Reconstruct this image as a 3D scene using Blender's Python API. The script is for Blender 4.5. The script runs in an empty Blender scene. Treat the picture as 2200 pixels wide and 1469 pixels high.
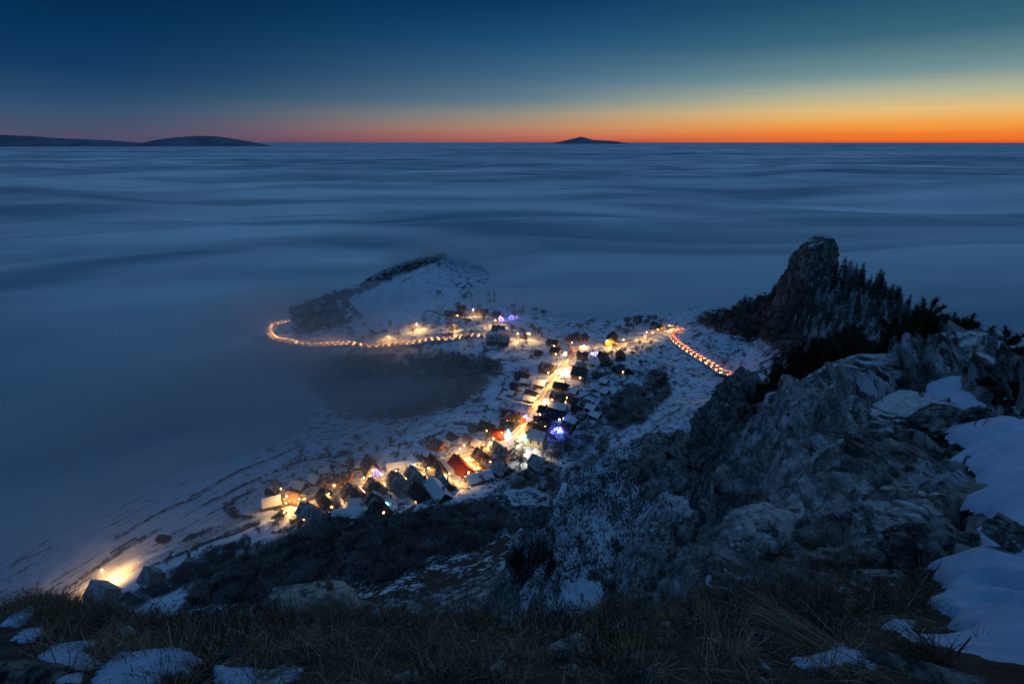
import bpy, math, random
import numpy as np
from mathutils import Vector, Matrix
random.seed(7)
RNG = np.random.default_rng(7)
S = bpy.context.scene
C = S.collection
rad = math.radians
# ------------------------------------------------------------------ camera
CZ = 170.0
PITCH = rad(21.33)
cam = bpy.data.objects.new('camera', bpy.data.cameras.new('camera'))
C.objects.link(cam)
cam.location = (0, 0, CZ)
cam.rotation_euler = (rad(90) - PITCH, 0, 0)
cam.data.sensor_width = 36.0
cam.data.lens = 18.0
cam.data.clip_start = 0.05
cam.data.clip_end = 300000
S.camera = cam
# ------------------------------------------------------------------ render / exposure
S.render.engine = 'CYCLES'
S.view_settings.view_transform = 'Standard'
S.view_settings.look = 'None'
S.view_settings.exposure = 0.0
S.view_settings.gamma = 1.0
cy = S.cycles
cy.use_denoising = True
try: cy.denoiser = 'OPENIMAGEDENOISE'
except Exception: pass
cy.max_bounces = 6; cy.diffuse_bounces = 3; cy.glossy_bounces = 2
cy.transmission_bounces = 2; cy.volume_bounces = 4; cy.transparent_max_bounces = 8
cy.sample_clamp_indirect = 4.0
cy.use_light_tree = True
cy.caustics_reflective = False; cy.caustics_refractive = False

# ------------------------------------------------------------------ sky: dusk, glow to the right
def s2l(c):
    return tuple((v/255.0/12.92) if v/255.0 <= 0.04045 else ((v/255.0+0.055)/1.055)**2.4 for v in c)
W = bpy.data.worlds.new('World'); S.world = W; W.use_nodes = True
nt = W.node_tree; nt.nodes.clear()
def N(t, **kw):
    n = nt.nodes.new(t)
    for k, v in kw.items(): setattr(n, k, v)
    return n
L_ = nt.links.new
out = N('ShaderNodeOutputWorld'); bg = N('ShaderNodeBackground')
tc = N('ShaderNodeTexCoord'); sep = N('ShaderNodeSeparateXYZ')
L_(tc.outputs['Generated'], sep.inputs[0])
def M(op, a, b=None, c=None):
    n = N('ShaderNodeMath', operation=op)
    for i, v in enumerate((a, b, c)):
        if v is None: continue
        if isinstance(v, (int, float)): n.inputs[i].default_value = v
        else: L_(v, n.inputs[i])
    return n.outputs[0]
el = M('ARCSINE', sep.outputs[2])                       # elevation in radians
GLOW_AZ = rad(46)                                       # degrees to the right of the view
gx, gy = math.sin(GLOW_AZ), math.cos(GLOW_AZ)
hx = M('ADD', M('MULTIPLY', sep.outputs[0], gx), M('MULTIPLY', sep.outputs[1], gy))
hl = M('SQRT', M('ADD', M('MULTIPLY', sep.outputs[0], sep.outputs[0]), M('ADD', M('MULTIPLY', sep.outputs[1], sep.outputs[1]), 1e-6)))
ang = M('ARCCOSINE', M('MINIMUM', M('MAXIMUM', M('DIVIDE', hx, hl), -1.0), 1.0))   # angle from the glow
# thin smoky cirrus bars near the horizon
nz = N('ShaderNodeTexNoise'); nz.inputs['Scale'].default_value = 1.0; nz.inputs['Detail'].default_value = 3
cmb = N('ShaderNodeCombineXYZ')
L_(M('MULTIPLY', ang, 2.2), cmb.inputs[0]); L_(M('MULTIPLY', M('ADD', el, M('MULTIPLY', ang, 0.012)), 150.0), cmb.inputs[1])
L_(cmb.outputs[0], nz.inputs['Vector'])
wob = M('MULTIPLY', M('SUBTRACT', nz.outputs[0], 0.5), 0.010)
elw = M('ADD', el, wob)
e01 = M('POWER', M('MINIMUM', M('MAXIMUM', M('DIVIDE', elw, rad(90)), 0.0), 1.0), 0.5)   # sqrt spread
def ramp(stops):
    r = N('ShaderNodeValToRGB'); r.color_ramp.interpolation = 'EASE' if False else 'LINEAR'
    el_ = r.color_ramp.elements
    for i, (deg, c) in enumerate(stops):
        p = (max(deg, 0)/90.0)**0.5
        e = el_[i] if i < 2 else el_.new(p)
        e.position = p; e.color = (*s2l(c), 1)
    L_(e01, r.inputs[0]); return r.outputs[0]
glow = ramp([(0, (228, 88, 40)), (90, (74, 114, 158)), (0.6, (240, 124, 46)), (1.5, (243, 164, 74)), (2.6, (228, 190, 124)), (3.9, (176, 180, 152)),
             (5.5, (112, 144, 148)), (8.2, (58, 102, 124)), (11, (34, 80, 108)), (16, (24, 68, 104)), (35, (58, 98, 136))])
mid = ramp([(0, (150, 80, 80)), (90, (76, 116, 158)), (0.6, (192, 110, 90)), (1.5, (184, 140, 110)), (2.6, (152, 146, 130)), (3.9, (100, 126, 140)),
            (6.2, (66, 104, 134)), (9.2, (32, 80, 118)), (12.4, (10, 54, 96)), (18, (14, 58, 100)), (35, (56, 96, 134))])
far = ramp([(0, (76, 74, 102)), (90, (74, 114, 158)), (0.6, (80, 80, 106)), (1.5, (66, 82, 110)), (2.6, (52, 80, 112)), (3.9, (36, 72, 106)),
            (5.5, (20, 60, 98)), (8.2, (8, 50, 88)), (11, (2, 42, 76)), (16, (10, 50, 86)), (35, (56, 94, 130))])
def mixc(f, a, b):
    n = N('ShaderNodeMix', data_type='RGBA'); L_(f, n.inputs[0]); L_(a, n.inputs[6]); L_(b, n.inputs[7]); return n.outputs[2]
def smooth(x, a, b):
    n = N('ShaderNodeMapRange', interpolation_type='SMOOTHSTEP'); L_(x, n.inputs[0])
    n.inputs[1].default_value = a; n.inputs[2].default_value = b; return n.outputs[0]
c1 = mixc(smooth(ang, rad(10), rad(50)), glow, mid)
c2 = mixc(smooth(ang, rad(34), rad(84)), c1, far)
L_(c2, bg.inputs[0]); bg.inputs[1].default_value = 1.0
L_(bg.outputs[0], out.inputs[0])
# ------------------------------------------------------------------ the afterglow as a very weak, wide, low sun
sun = bpy.data.lights.new('sun', 'SUN'); sun.energy = 0.04; sun.angle = rad(50); sun.color = (1.0, 0.82, 0.80)
so = bpy.data.objects.new('sun', sun); C.objects.link(so)
sd = Vector((gx*math.cos(rad(9)), gy*math.cos(rad(9)), math.sin(rad(9))))
so.rotation_euler = sd.to_track_quat('Z', 'Y').to_euler()
so.location = sd*200+Vector((0, 0, CZ))

# ------------------------------------------------------------------ helpers: naming
def tag(o, label=None, cat=None, group=None, kind=None):
    if label: o['label'] = label
    if cat: o['category'] = cat
    if group: o['group'] = group
    if kind: o['kind'] = kind
    return o
def mesh_np(name, v, f, mat=None, parent=None, smooth=True, loc=None):
    """v (n,3), f (m,3|4) numpy"""
    me = bpy.data.meshes.new(name)
    v = np.asarray(v, dtype=np.float32); f = np.asarray(f, dtype=np.int32)
    me.vertices.add(len(v)); me.vertices.foreach_set('co', v.ravel())
    k = f.shape[1]
    me.loops.add(f.size); me.loops.foreach_set('vertex_index', f.ravel())
    me.polygons.add(len(f)); me.polygons.foreach_set('loop_start', np.arange(0, f.size, k, dtype=np.int32))
    me.polygons.foreach_set('use_smooth', np.full(len(f), smooth))
    me.update(calc_edges=True)
    if mat: me.materials.append(mat)
    o = bpy.data.objects.new(name, me); C.objects.link(o)
    if parent: o.parent = parent
    if loc is not None: o.location = loc
    return o
def mesh_py(name, v, f, mat=None, parent=None, smooth=False):
    me = bpy.data.meshes.new(name); me.from_pydata([tuple(p) for p in v], [], f)
    if smooth: me.polygons.foreach_set('use_smooth', [True]*len(me.polygons))
    if isinstance(mat, (list, tuple)):
        for m in mat: me.materials.append(m)
    elif mat: me.materials.append(mat)
    o = bpy.data.objects.new(name, me); C.objects.link(o)
    if parent: o.parent = parent
    return o
def empty(name, loc=(0, 0, 0), rz=0.0):
    o = bpy.data.objects.new(name, None); o.empty_display_size = 0.3
    C.objects.link(o); o.location = loc; o.rotation_euler = (0, 0, rz); return o
def dup(root, loc, rz=0.0, sc=1.0, label=None, group=None):
    r = root.copy(); C.objects.link(r); r.location = loc; r.rotation_euler = (0, 0, rz)
    r.scale = (sc, sc, sc) if not isinstance(sc, tuple) else sc
    if label: r['label'] = label
    if group: r['group'] = group
    for ch in list(root.children):
        c = ch.copy(); C.objects.link(c); c.parent = r
        for g in list(ch.children):
            d = g.copy(); C.objects.link(d); d.parent = c
    return r
# ------------------------------------------------------------------ numpy gradient noise
def _h(ix, iy, iz, s):
    h = (ix.astype(np.uint32)*np.uint32(374761393) + iy.astype(np.uint32)*np.uint32(668265263)
         + iz.astype(np.uint32)*np.uint32(2147483647) + np.uint32((s*974711+12345) & 0xffffffff))
    h = (h ^ (h >> np.uint32(13)))*np.uint32(1274126177)
    h = (h ^ (h >> np.uint32(16)))*np.uint32(2246822519)
    return h ^ (h >> np.uint32(15))
_G = np.array([(1,1,0),(-1,1,0),(1,-1,0),(-1,-1,0),(1,0,1),(-1,0,1),(1,0,-1),(-1,0,-1),(0,1,1),(0,-1,1),(0,1,-1),(0,-1,-1)], dtype=np.float32)
def noise3(x, y, z, s=0):
    x, y, z = np.broadcast_arrays(np.asarray(x, np.float64), y, z)
    x0 = np.floor(x); y0 = np.floor(y); z0 = np.floor(z)
    fx = (x-x0).astype(np.float32); fy = (y-y0).astype(np.float32); fz = (z-z0).astype(np.float32)
    x0 = x0.astype(np.int64); y0 = y0.astype(np.int64); z0 = z0.astype(np.int64)
    u = fx*fx*fx*(fx*(fx*6-15)+10); v = fy*fy*fy*(fy*(fy*6-15)+10); w = fz*fz*fz*(fz*(fz*6-15)+10)
    def g(a, b, c):
        k = _h(x0+a, y0+b, z0+c, s) % np.uint32(12)
        G = _G[k]
        return G[..., 0]*(fx-a) + G[..., 1]*(fy-b) + G[..., 2]*(fz-c)
    r = 0
    a = g(0,0,0)*(1-u)+g(1,0,0)*u; b = g(0,1,0)*(1-u)+g(1,1,0)*u
    c = g(0,0,1)*(1-u)+g(1,0,1)*u; d = g(0,1,1)*(1-u)+g(1,1,1)*u
    return (a*(1-v)+b*v)*(1-w)+(c*(1-v)+d*v)*w
def noise2(x, y, s=0):
    x = np.asarray(x, np.float64); y = np.asarray(y, np.float64)
    x0 = np.floor(x); y0 = np.floor(y)
    fx = (x-x0).astype(np.float32); fy = (y-y0).astype(np.float32)
    x0 = x0.astype(np.int64); y0 = y0.astype(np.int64); z0 = np.zeros_like(x0)
    u = fx*fx*fx*(fx*(fx*6-15)+10); v = fy*fy*fy*(fy*(fy*6-15)+10)
    def g(a, b):
        t = (_h(x0+a, y0+b, z0, s) & np.uint32(1023)).astype(np.float32)*(2*math.pi/1024)
        return np.cos(t)*(fx-a)+np.sin(t)*(fy-b)
    return ((g(0,0)*(1-u)+g(1,0)*u)*(1-v)+(g(0,1)*(1-u)+g(1,1)*u)*v)*1.4
def fbm2(x, y, o=4, s=0, gain=0.5, ridge=False):
    r = 0; a = 1.0; t = 0
    for i in range(o):
        n = noise2(x*2**i, y*2**i, s+i*17)
        if ridge: n = 1-2*np.abs(n)
        r = r+a*n; t += a; a *= gain
    return r/t
def fbm3(x, y, z, o=4, s=0, gain=0.5, ridge=False):
    r = 0; a = 1.0; t = 0
    for i in range(o):
        n = noise3(x*2**i, y*2**i, z*2**i, s+i*17)
        if ridge: n = 1-2*np.abs(n)
        r = r+a*n; t += a; a *= gain
    return r/t
def sstep(a, b, x):
    t = np.clip((x-a)/(b-a), 0, 1); return t*t*(3-2*t)
# ------------------------------------------------------------------ pixel <-> world (photo pixels 2200x1469)
F_ = 1100.0; CP, SP = math.cos(PITCH), math.sin(PITCH)
def ray(px, py):
    a = (px-1100.0)/F_; b = (py-734.5)/F_
    return a, CP-b*SP, -(SP+b*CP)              # X, Y, Z per unit depth
def PD(px, py, d):
    a = ray(px, py); return (a[0]*d, a[1]*d, CZ+a[2]*d)
def PZ(px, py, drop):
    a = ray(px, py); d = drop/(-a[2]); return (a[0]*d, a[1]*d, CZ-drop)
# ------------------------------------------------------------------ terrain height function
valley_px = [(1240,745,152),(1190,810,155),(1130,900,157),(1090,945,158),(1000,985,160),(900,1010,161),(800,1030,162),(700,1065,163),(600,1085,165),
 (400,1170,168),(230,1240,170),(150,1290,171),
 (1045,730,156),(930,728,157),(760,745,158),(640,742,160),(585,715,161),(620,690,163),(690,640,168),(700,700,162),
 (850,640,163),(780,618,163),(725,632,165),(845,586,165),(900,566,167),(900,600,165),(780,660,164),(930,560,168),(955,545,172),(980,620,166),(1000,675,157),(1090,680,158),(1040,610,194),(1110,640,196),(1000,560,196),(1000,640,162),(1060,655,164),
 (1200,700,160),(1200,672,196),(1290,680,200),(1300,705,156),(1340,682,186),(1400,695,153),(1420,668,196),(1500,660,180),
 (560,640,190),(480,700,205),(500,790,205),(540,730,180),(650,790,176),(850,780,172),(950,770,166),
 (700,850,184),(850,830,180),(950,820,172),(600,900,196),(450,900,222),(300,1000,214),(200,1100,200),(60,1150,200),(20,1240,182),
 (60,1240,176),(110,1180,179),(250,1085,181),(400,1015,178),(640,965,172),(800,955,167),(900,945,164),(960,880,166),(1040,800,162),(1060,760,160),
 (700,920,186),(550,960,190),
 (300,1150,172),(500,1060,171),(1300,850,151),(1250,980,152),(1350,900,143),(1300,760,152),(1400,800,144),(1440,760,146),(1440,715,150),(1480,700,149),
 (1560,800,138),(1590,850,133),(1500,950,112),(1450,880,130),(1400,930,130),(1350,960,137),(1300,1000,138),
 (1000,1150,140),(1000,1250,116),(850,1280,120),(700,1150,150),(700,1250,141),(500,1250,151),(300,1290,159),(300,1215,166),(560,1180,159),(1150,1130,124),(1000,1060,152),
 (1100,1300,95),(1200,1050,140),
 (1560,740,136),(1640,780,122)]
ridge_pd = [(1530,688,430),(1600,655,400),(1660,650,370),(1700,660,345),(1800,700,325),(1825,600,344),(1850,606,346),(1885,628,342),(1925,658,335),(1962,692,328),(1850,720,280),
 (1720,790,225),(1800,780,210),(1750,840,150),(1650,840,210),(1640,730,370),(1950,760,240)]
far_xy = [(420,420,205),(340,520,205),(200,600,205),(320,300,190),(300,180,170),(260,90,130),(200,0,110),(0,-120,70),(0,-350,120),(-300,-200,160),(300,-200,160),
 (600,300,240),(0,0,40),(0,60,92),(30,80,82),(-60,60,110),(-120,60,135),(60,40,70),(100,60,75),(-200,40,165),(-330,100,190),(-500,250,220),(-500,500,225),(-300,800,220),(0,900,220),(300,900,225),(-60,700,196),(-220,640,190)]
for k in range(16):
    far_xy.append((1400*math.cos(k*math.pi/8), 1400*math.sin(k*math.pi/8), 250))
cv = [(*PZ(a, b, d)[:2], CZ-d) for a, b, d in valley_px] + [PD(a, b, d) for a, b, d in ridge_pd] + [(a, b, CZ-d) for a, b, d in far_xy]
class RBF:
    def __init__(s, pts, lam=0.0, lin=True):
        p = np.array(pts, float); s.sc = max(np.ptp(p[:, 0]), np.ptp(p[:, 1])); s.c = p[:, :2].mean(0)
        s.p = (p[:, :2]-s.c)/s.sc; z = p[:, 2]; n = len(z)
        K = s.k(s.p[:, 0][:, None]-s.p[:, 0][None], s.p[:, 1][:, None]-s.p[:, 1][None]) + lam*np.eye(n)
        A = np.zeros((n+3, n+3)); A[:n, :n] = K; A[:n, n] = 1; A[:n, n+1:] = s.p; A[n:, :n] = A[:n, n:].T
        s.w = np.linalg.solve(A, np.concatenate([z, np.zeros(3)]))
    @staticmethod
    def k(dx, dy):
        return np.sqrt(dx*dx+dy*dy+1e-6)**1.5 if False else np.sqrt(dx*dx+dy*dy+4e-6)
    def __call__(s, x, y):
        u = (np.asarray(x)-s.c[0])/s.sc; v = (np.asarray(y)-s.c[1])/s.sc
        n = len(s.p); r = s.w[n]+s.w[n+1]*u+s.w[n+2]*v
        for i in range(n): r = r-(-s.w[i])*s.k(u-s.p[i, 0], v-s.p[i, 1])
        return r
Tv = RBF(cv, lam=0.0)
def sdist(poly, x, y):
    """signed distance to polygon: negative inside"""
    P = np.array(poly, float); d = np.full(np.shape(x), 1e9); ins = np.zeros(np.shape(x), bool)
    for i in range(len(P)):
        a = P[i]; b = P[(i+1) % len(P)]; e = b-a
        t = np.clip(((x-a[0])*e[0]+(y-a[1])*e[1])/(e@e+1e-12), 0, 1)
        d = np.minimum(d, np.hypot(x-a[0]-t*e[0], y-a[1]-t*e[1]))
        c = ((a[1] > y) != (b[1] > y)) & (x < (b[0]-a[0])*(y-a[1])/(b[1]-a[1]+1e-12)+a[0])
        ins ^= c
    return np.where(ins, -d, d)
# near ledge + right crags (A,B)
edgeAB = [(-60,1330,5.2),(0,1312,4.6),(90,1278,4.8),(200,1300,4.4),(350,1335,4.1),(480,1335,4.0),(660,1318,4.0),(800,1318,4.0),(1000,1328,4.1),(1200,1328,4.3),(1400,1308,4.7),(1530,1285,6.0),
 (1590,1160,10),(1655,1010,15.5),(1690,940,19),(1740,875,23),(1800,828,24.5),(1870,790,25),(1960,768,24.5),(2060,752,23.5),(2130,785,19),(2210,825,16),(2300,900,12)]
inAB = [(0,1469,2.5),(0,1390,3.3),(300,1469,2.4),(300,1400,3.0),(700,1469,2.35),(700,1390,2.95),(1100,1469,2.35),(1100,1390,3.0),(1500,1469,2.3),(1450,1380,3.2),(1900,1469,2.25),(2200,1469,2.3),
 (1700,1200,8.4),(1750,1100,11),(1800,1000,14),(1760,930,17.5),(1850,900,17.5),(1930,830,20.5),(1950,880,17),(2050,850,16.5),(2100,830,16.5),(2150,900,11.5),(2200,950,9.5),(1950,1000,11),(2050,1000,9.5),
 (1900,1100,8.6),(2050,1100,7.3),(2150,1050,7.3),(1850,1250,6),(1780,1180,8.2),(1700,1290,5.5),(2000,1200,5.8),(2100,1200,5.1),(2100,1300,4.1),(2200,1200,4.9),(2200,1350,3.3),(2000,1350,3.7),(1850,1370,3.6),(1600,1340,4.0),(1650,1250,6.6),
 (1600,1210,8.4),(1650,1080,12.5),(1700,1000,16)]
pAB = [PD(*p) for p in edgeAB+inAB]+[(0,0,CZ-1.62),(-3,0,CZ-1.9),(3,0,CZ-1.6),(0,-3,CZ-1.5),(6,0,CZ-1.9),(-6,-3,CZ-3),(9,-3,CZ-3),(14,4,CZ-4.2)]
T_ab = RBF(pAB)
polyAB = [PD(*p)[:2] for p in edgeAB]+[(17,5),(16,-4),(0,-8),(-14,-4),(-9,1)]
# mid crag (C) and pine shoulder
edgeC = [(1060,1300,84),(1105,1210,84),(1140,1130,82),(1190,1068,78),(1290,1000,74),(1400,950,73),(1500,908,74),(1580,872,74),(1625,858,70),(1680,830,62),(1800,790,58),(1950,770,50),(2100,790,40)]
inC = [(1250,1290,60),(1150,1290,72),(1200,1180,72),(1300,1080,68),(1300,1180,62),(1400,1080,62),(1400,1180,56),(1360,1290,52),(1450,1110,53),(1480,1180,50),(1500,1270,44),(1540,1120,55),(1540,950,66),(1600,920,58),(1620,1000,44),
 (1700,880,44),(1780,850,38),(1860,815,36),(1960,790,34),(1560,1040,52)]
T_c = RBF([PD(*p) for p in edgeC+inC]+[(20,10,CZ-36),(30,20,CZ-24),(26,5,CZ-30)])
polyC = [PD(*p)[:2] for p in edgeC]+[(34,8),(14,12),(0,30)]
polyC[-1] = (PD(1080,1300,60)[0], PD(1080,1300,60)[1])
def height(x, y):
    x = np.asarray(x, float); y = np.asarray(y, float); r = np.hypot(x, y)
    h = Tv(x, y)
    h = h + fbm2(x/26, y/26, 4, 3)*1.6*sstep(0, 60, r) 
    n1 = fbm2(x/9, y/9, 4, 5)
    dC = sdist(polyC, x, y); hc = T_c(np.clip(x, -40, 120), np.clip(y, 0, 120))
    hc = hc + n1*2.4 + fbm2(x/3, y/3, 3, 8)*.8 - np.maximum(dC+n1*3, 0)*1.9
    m = r < 160
    h = np.where(m, np.maximum(h, hc), h)
    dA = sdist(polyAB, x, y); ha = T_ab(np.clip(x, -20, 40), np.clip(y, -10, 40))
    n2 = fbm2(x/2.2, y/2.2, 3, 11)
    fall = np.maximum(dA+n2*.5*sstep(5, 12, r), 0)
    ha = ha - fall*2.6
    return np.where(r < 70, np.maximum(h, ha), h), dA, dC
# polar sheet
thf = np.arange(-60, 58.01, 0.16); th_b = np.arange(61, 297, 3.0)
TH = np.radians(np.concatenate([thf, th_b]))
rs = [0.7]
while rs[-1] < 1450: rs.append(rs[-1]*(1.0085 if rs[-1] < 900 else 1.02))
R = np.array(rs)
TT, RR = np.meshgrid(TH, R, indexing='ij')
X = RR*np.sin(TT); Y = RR*np.cos(TT)
Zb, DA, DC = height(X, Y)
# normals of the base surface, then rock relief pushed along them
def grid_normals(X, Y, Z):
    ax = np.gradient(X, axis=0); ay = np.gradient(Y, axis=0); az = np.gradient(Z, axis=0)
    bx = np.gradient(X, axis=1); by = np.gradient(Y, axis=1); bz = np.gradient(Z, axis=1)
    nx = ay*bz-az*by; ny = az*bx-ax*bz; nz = ax*by-ay*bx
    l = np.sqrt(nx*nx+ny*ny+nz*nz)+1e-12; sgn = np.where(nz < 0, -1, 1)
    return nx/l*sgn, ny/l*sgn, nz/l*sgn
NX, NY, NZ = grid_normals(X, Y, Zb)
# lookups on the finished sheet
nTf = len(thf); T0 = thf[0]; dT = thf[1]-thf[0]
LR = np.log(R)
def gz(x, y):
    r = math.hypot(x, y); t = math.degrees(math.atan2(x, y))
    i = min(max((t-T0)/dT, 0), nTf-1.001); j = min(max(np.interp(math.log(max(r, .71)), LR, np.arange(len(R))), 0), len(R)-1.001)
    a, b = int(i), int(j); u, v = i-a, j-b
    return float((Zb[a, b]*(1-u)+Zb[a+1, b]*u)*(1-v)+(Zb[a, b+1]*(1-u)+Zb[a+1, b+1]*u)*v)
def hit(px, py, rmin=0.8, lift=0.0):
    """where the sight line through a photo pixel meets the ground"""
    a = ray(px, py); hr = math.hypot(a[0], a[1]); t = math.degrees(math.atan2(a[0], a[1]))
    i = min(max((t-T0)/dT, 0), nTf-1.001); k = int(i); u = i-k
    col = Zb[k]*(1-u)+Zb[k+1]*u+lift
    zr = CZ+a[2]*R/hr
    m = (col >= zr) & (R > rmin)
    if not m.any(): return None
    j = int(np.argmax(m))
    if j == 0: rr = R[0]
    else:
        d0 = zr[j-1]-col[j-1]; d1 = zr[j]-col[j]; f = d0/(d0-d1+1e-9); f = min(max(f, 0), 1); rr = R[j-1]+(R[j]-R[j-1])*f
    x, y = a[0]/hr*rr, a[1]/hr*rr
    return (x, y, gz(x, y))
def hitv(px, py, lift=0.0):
    """same, but only valley ground beyond the crags"""
    return hit(px, py, rmin=100.0, lift=lift)

# outlines of the drifts, fixed on the ground before the rock relief is added
SNOWPX = {
 'ridge': ([(2050,800),(2025,812),(1995,822),(1985,832),(1990,848),(2005,880),(2028,915),(2025,935),(2045,945),(2070,955),(2052,975),(2045,990),(2080,975),(2110,985),(2120,1010),(2110,1042),(2075,1058),(2066,1085),(2078,1105),(2095,1135),(2105,1170),(2080,1192),(2050,1200),(2015,1207),(2000,1235),(1995,1260),(2002,1300),(2025,1335),(2062,1352),(2015,1362),(1985,1362),(1950,1340),(1915,1308),(1900,1312),(1896,1345),(1925,1375),(1960,1385),(2010,1378),(2040,1395),(2060,1420),(2105,1432),(2150,1458),(2210,1475),(2500,1500),(2500,900),(2210,925),(2140,882),(2105,850),(2080,828)], .10, .5),
 'dwarf_slope': ([(2200,870),(2160,850),(2150,862),(2165,885),(2210,905)], .06, .2),
 'tail': ([(1696,1418),(1700,1432),(1720,1440),(1790,1439),(1850,1433),(1880,1446),(1890,1430),(1865,1408),(1832,1402),(1812,1384),(1782,1379),(1772,1392),(1775,1406),(1735,1412),(1710,1412)], .05, .05),
 'far_left': ([(5,1350),(2,1336),(36,1314),(76,1301),(84,1308),(64,1328),(38,1348)], .05, .05),
 'small_left': ([(22,1374),(44,1354),(95,1351),(97,1361),(68,1376),(40,1381)], .04, .04),
 'left': ([(84,1412),(109,1393),(164,1379),(220,1378),(214,1394),(203,1414),(230,1424),(180,1442),(190,1475),(120,1475),(95,1440)], .05, .06),
 'mid_left': ([(190,1472),(222,1430),(255,1401),(320,1400),(380,1392),(435,1419),(402,1448),(352,1455),(330,1480),(190,1490)], .06, .06),
 'hooked': ([(455,1433),(509,1440),(582,1437),(616,1416),(647,1411),(660,1436),(636,1463),(600,1485),(480,1485),(462,1460)], .06, .06),
 'crest': ([(1913,791),(1944,775),(1956,781),(1934,793)], .06, .1), 'saddle': ([(1977,796),(1993,778),(2009,782),(2026,778),(2044,790),(2013,799)], .08, .15),
 'knob': ([(2085,764),(2097,759),(2108,775),(2121,793),(2128,812),(2111,814),(2090,805),(2070,797),(2080,785)], .08, .12),
 'strip': ([(1850,897),(1900,901),(1930,899),(1948,893),(1975,880),(1990,878),(1995,900),(1962,920),(1947,934),(1930,925),(1908,912),(1860,906)], .08, .12),
 'nook_a': ([(1735,1005),(1745,998),(1758,1003),(1765,1012),(1752,1020),(1740,1016)], .06, .08), 'nook_b': ([(1692,1108),(1703,1104),(1716,1116),(1712,1124),(1700,1118)], .05, .06),
 'nook_c': ([(1740,925),(1760,928),(1780,926),(1785,940),(1765,948),(1750,942)], .06, .08), 'nook_d': ([(1925,1040),(1940,1030),(1975,1020),(2000,1015),(1990,1028),(1960,1040),(1940,1046)], .06, .08),
}

snow_poly = {}
for key, (px, th, ft) in SNOWPX.items():
    P = [h[:2] for h in (hit(a, b, 1.0) for a, b in px) if h]
    snow_poly[key] = (P, th, ft)
def smooth_z(Z, n=6):
    Z = Z.copy()
    for _ in range(n):
        Z[1:nTf-1, 1:-1] = (Z[1:nTf-1, 1:-1]*2+Z[:nTf-2, 1:-1]+Z[2:nTf, 1:-1]+Z[1:nTf-1, :-2]+Z[1:nTf-1, 2:])/6
    return Z
ZS = smooth_z(Zb, 8)
flat = np.zeros_like(X); m = (RR < 40) & (RR > .9)
for key in ('ridge', 'knob', 'saddle', 'crest', 'strip', 'dwarf_slope'):
    P, th, ft = snow_poly[key]; d_ = sdist(P, X[m], Y[m]); flat[m] = np.maximum(flat[m], sstep(.25, -.15, d_))
nearm = RR < 125
inA = (DA < 12) & (RR < 60)
bmask = sstep(3.9, 6.5, RR)*inA*1.0
az_ = np.degrees(TT)
bmask = bmask*sstep(18, 24, az_)
bmask = np.maximum(bmask, ((DA > 0) & (RR < 60) & (RR > 3.2))*1.0*sstep(0, 1.0, DA))*sstep(11, 6, DA)
cmask = ((DC < 30) & (RR < 140) & (RR > 14))*sstep(30, 10, DC)*(1-bmask)
idx = nearm & ((bmask > 0) | (cmask > 0))
x_, y_, z_ = X[idx], Y[idx], Zb[idx]; r_i = RR[idx]
# rock ribs run down-slope towards the left foot of the crag
al = x_*.59+y_*.81; ac_ = x_*.81-y_*.59
wp_ = fbm2(x_/6, y_/6, 2, 19)*2.2
def ridged(a_, s, o=4, g=.52): return fbm3(a_[0], a_[1], a_[2], o, s, g, ridge=True)
amp = np.clip(r_i*.055, .12, 1.15)
rb = (ridged(((ac_+wp_)/3.2, al/10, z_/9), 21)-.35)*1.5 + (ridged(((ac_+wp_)/1.1, al/3.0, z_/2.4), 33, 4)-.3)*.62 + fbm3(ac_/.45, al/.8, z_/.5, 3, 37, .6)*.20
bl = np.round(fbm3(x_/2.6+wp_*.2, y_/2.6, z_/2.2, 2, 57)*5)/5      # broken blocks
cl1 = -sstep(.13, .0, np.abs(noise3(ac_/3.4+wp_*.5, al/13, z_/11, 61)))*1.7; cl2 = -sstep(.10, .0, np.abs(noise3(ac_/1.2+wp_*.4, al/3.2, z_/2.6, 62)))*.55
sharp = np.abs(fbm3(ac_/.9, al/1.6, z_/1.0, 4, 63, .6))*1.1
rb = (rb*1.05+bl*1.2+cl1+cl2+sharp)*amp
rc = (ridged((x_/10, y_/10, z_/22), 41, 5)-.3)*3.0 + fbm3(x_/2.5, y_/2.5, z_/5, 3, 51, .6)*1.3 + np.round(fbm3(x_/7, y_/7, z_/5, 2, 58)*4)/4*1.6
disp = rb*bmask[idx]*(1-flat[idx]*.93) + rc*cmask[idx]
X[idx] += NX[idx]*disp; Y[idx] += NY[idx]*disp; Zb[idx] += NZ[idx]*disp - flat[idx]*.06
# ledge: small earthy lumps
lm = (RR < 7) & (bmask < .5) & inA
Zb[lm] += fbm2(X[lm]/.45, Y[lm]/.45, 4, 61)*.07
rock = np.maximum(bmask, cmask)
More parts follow.
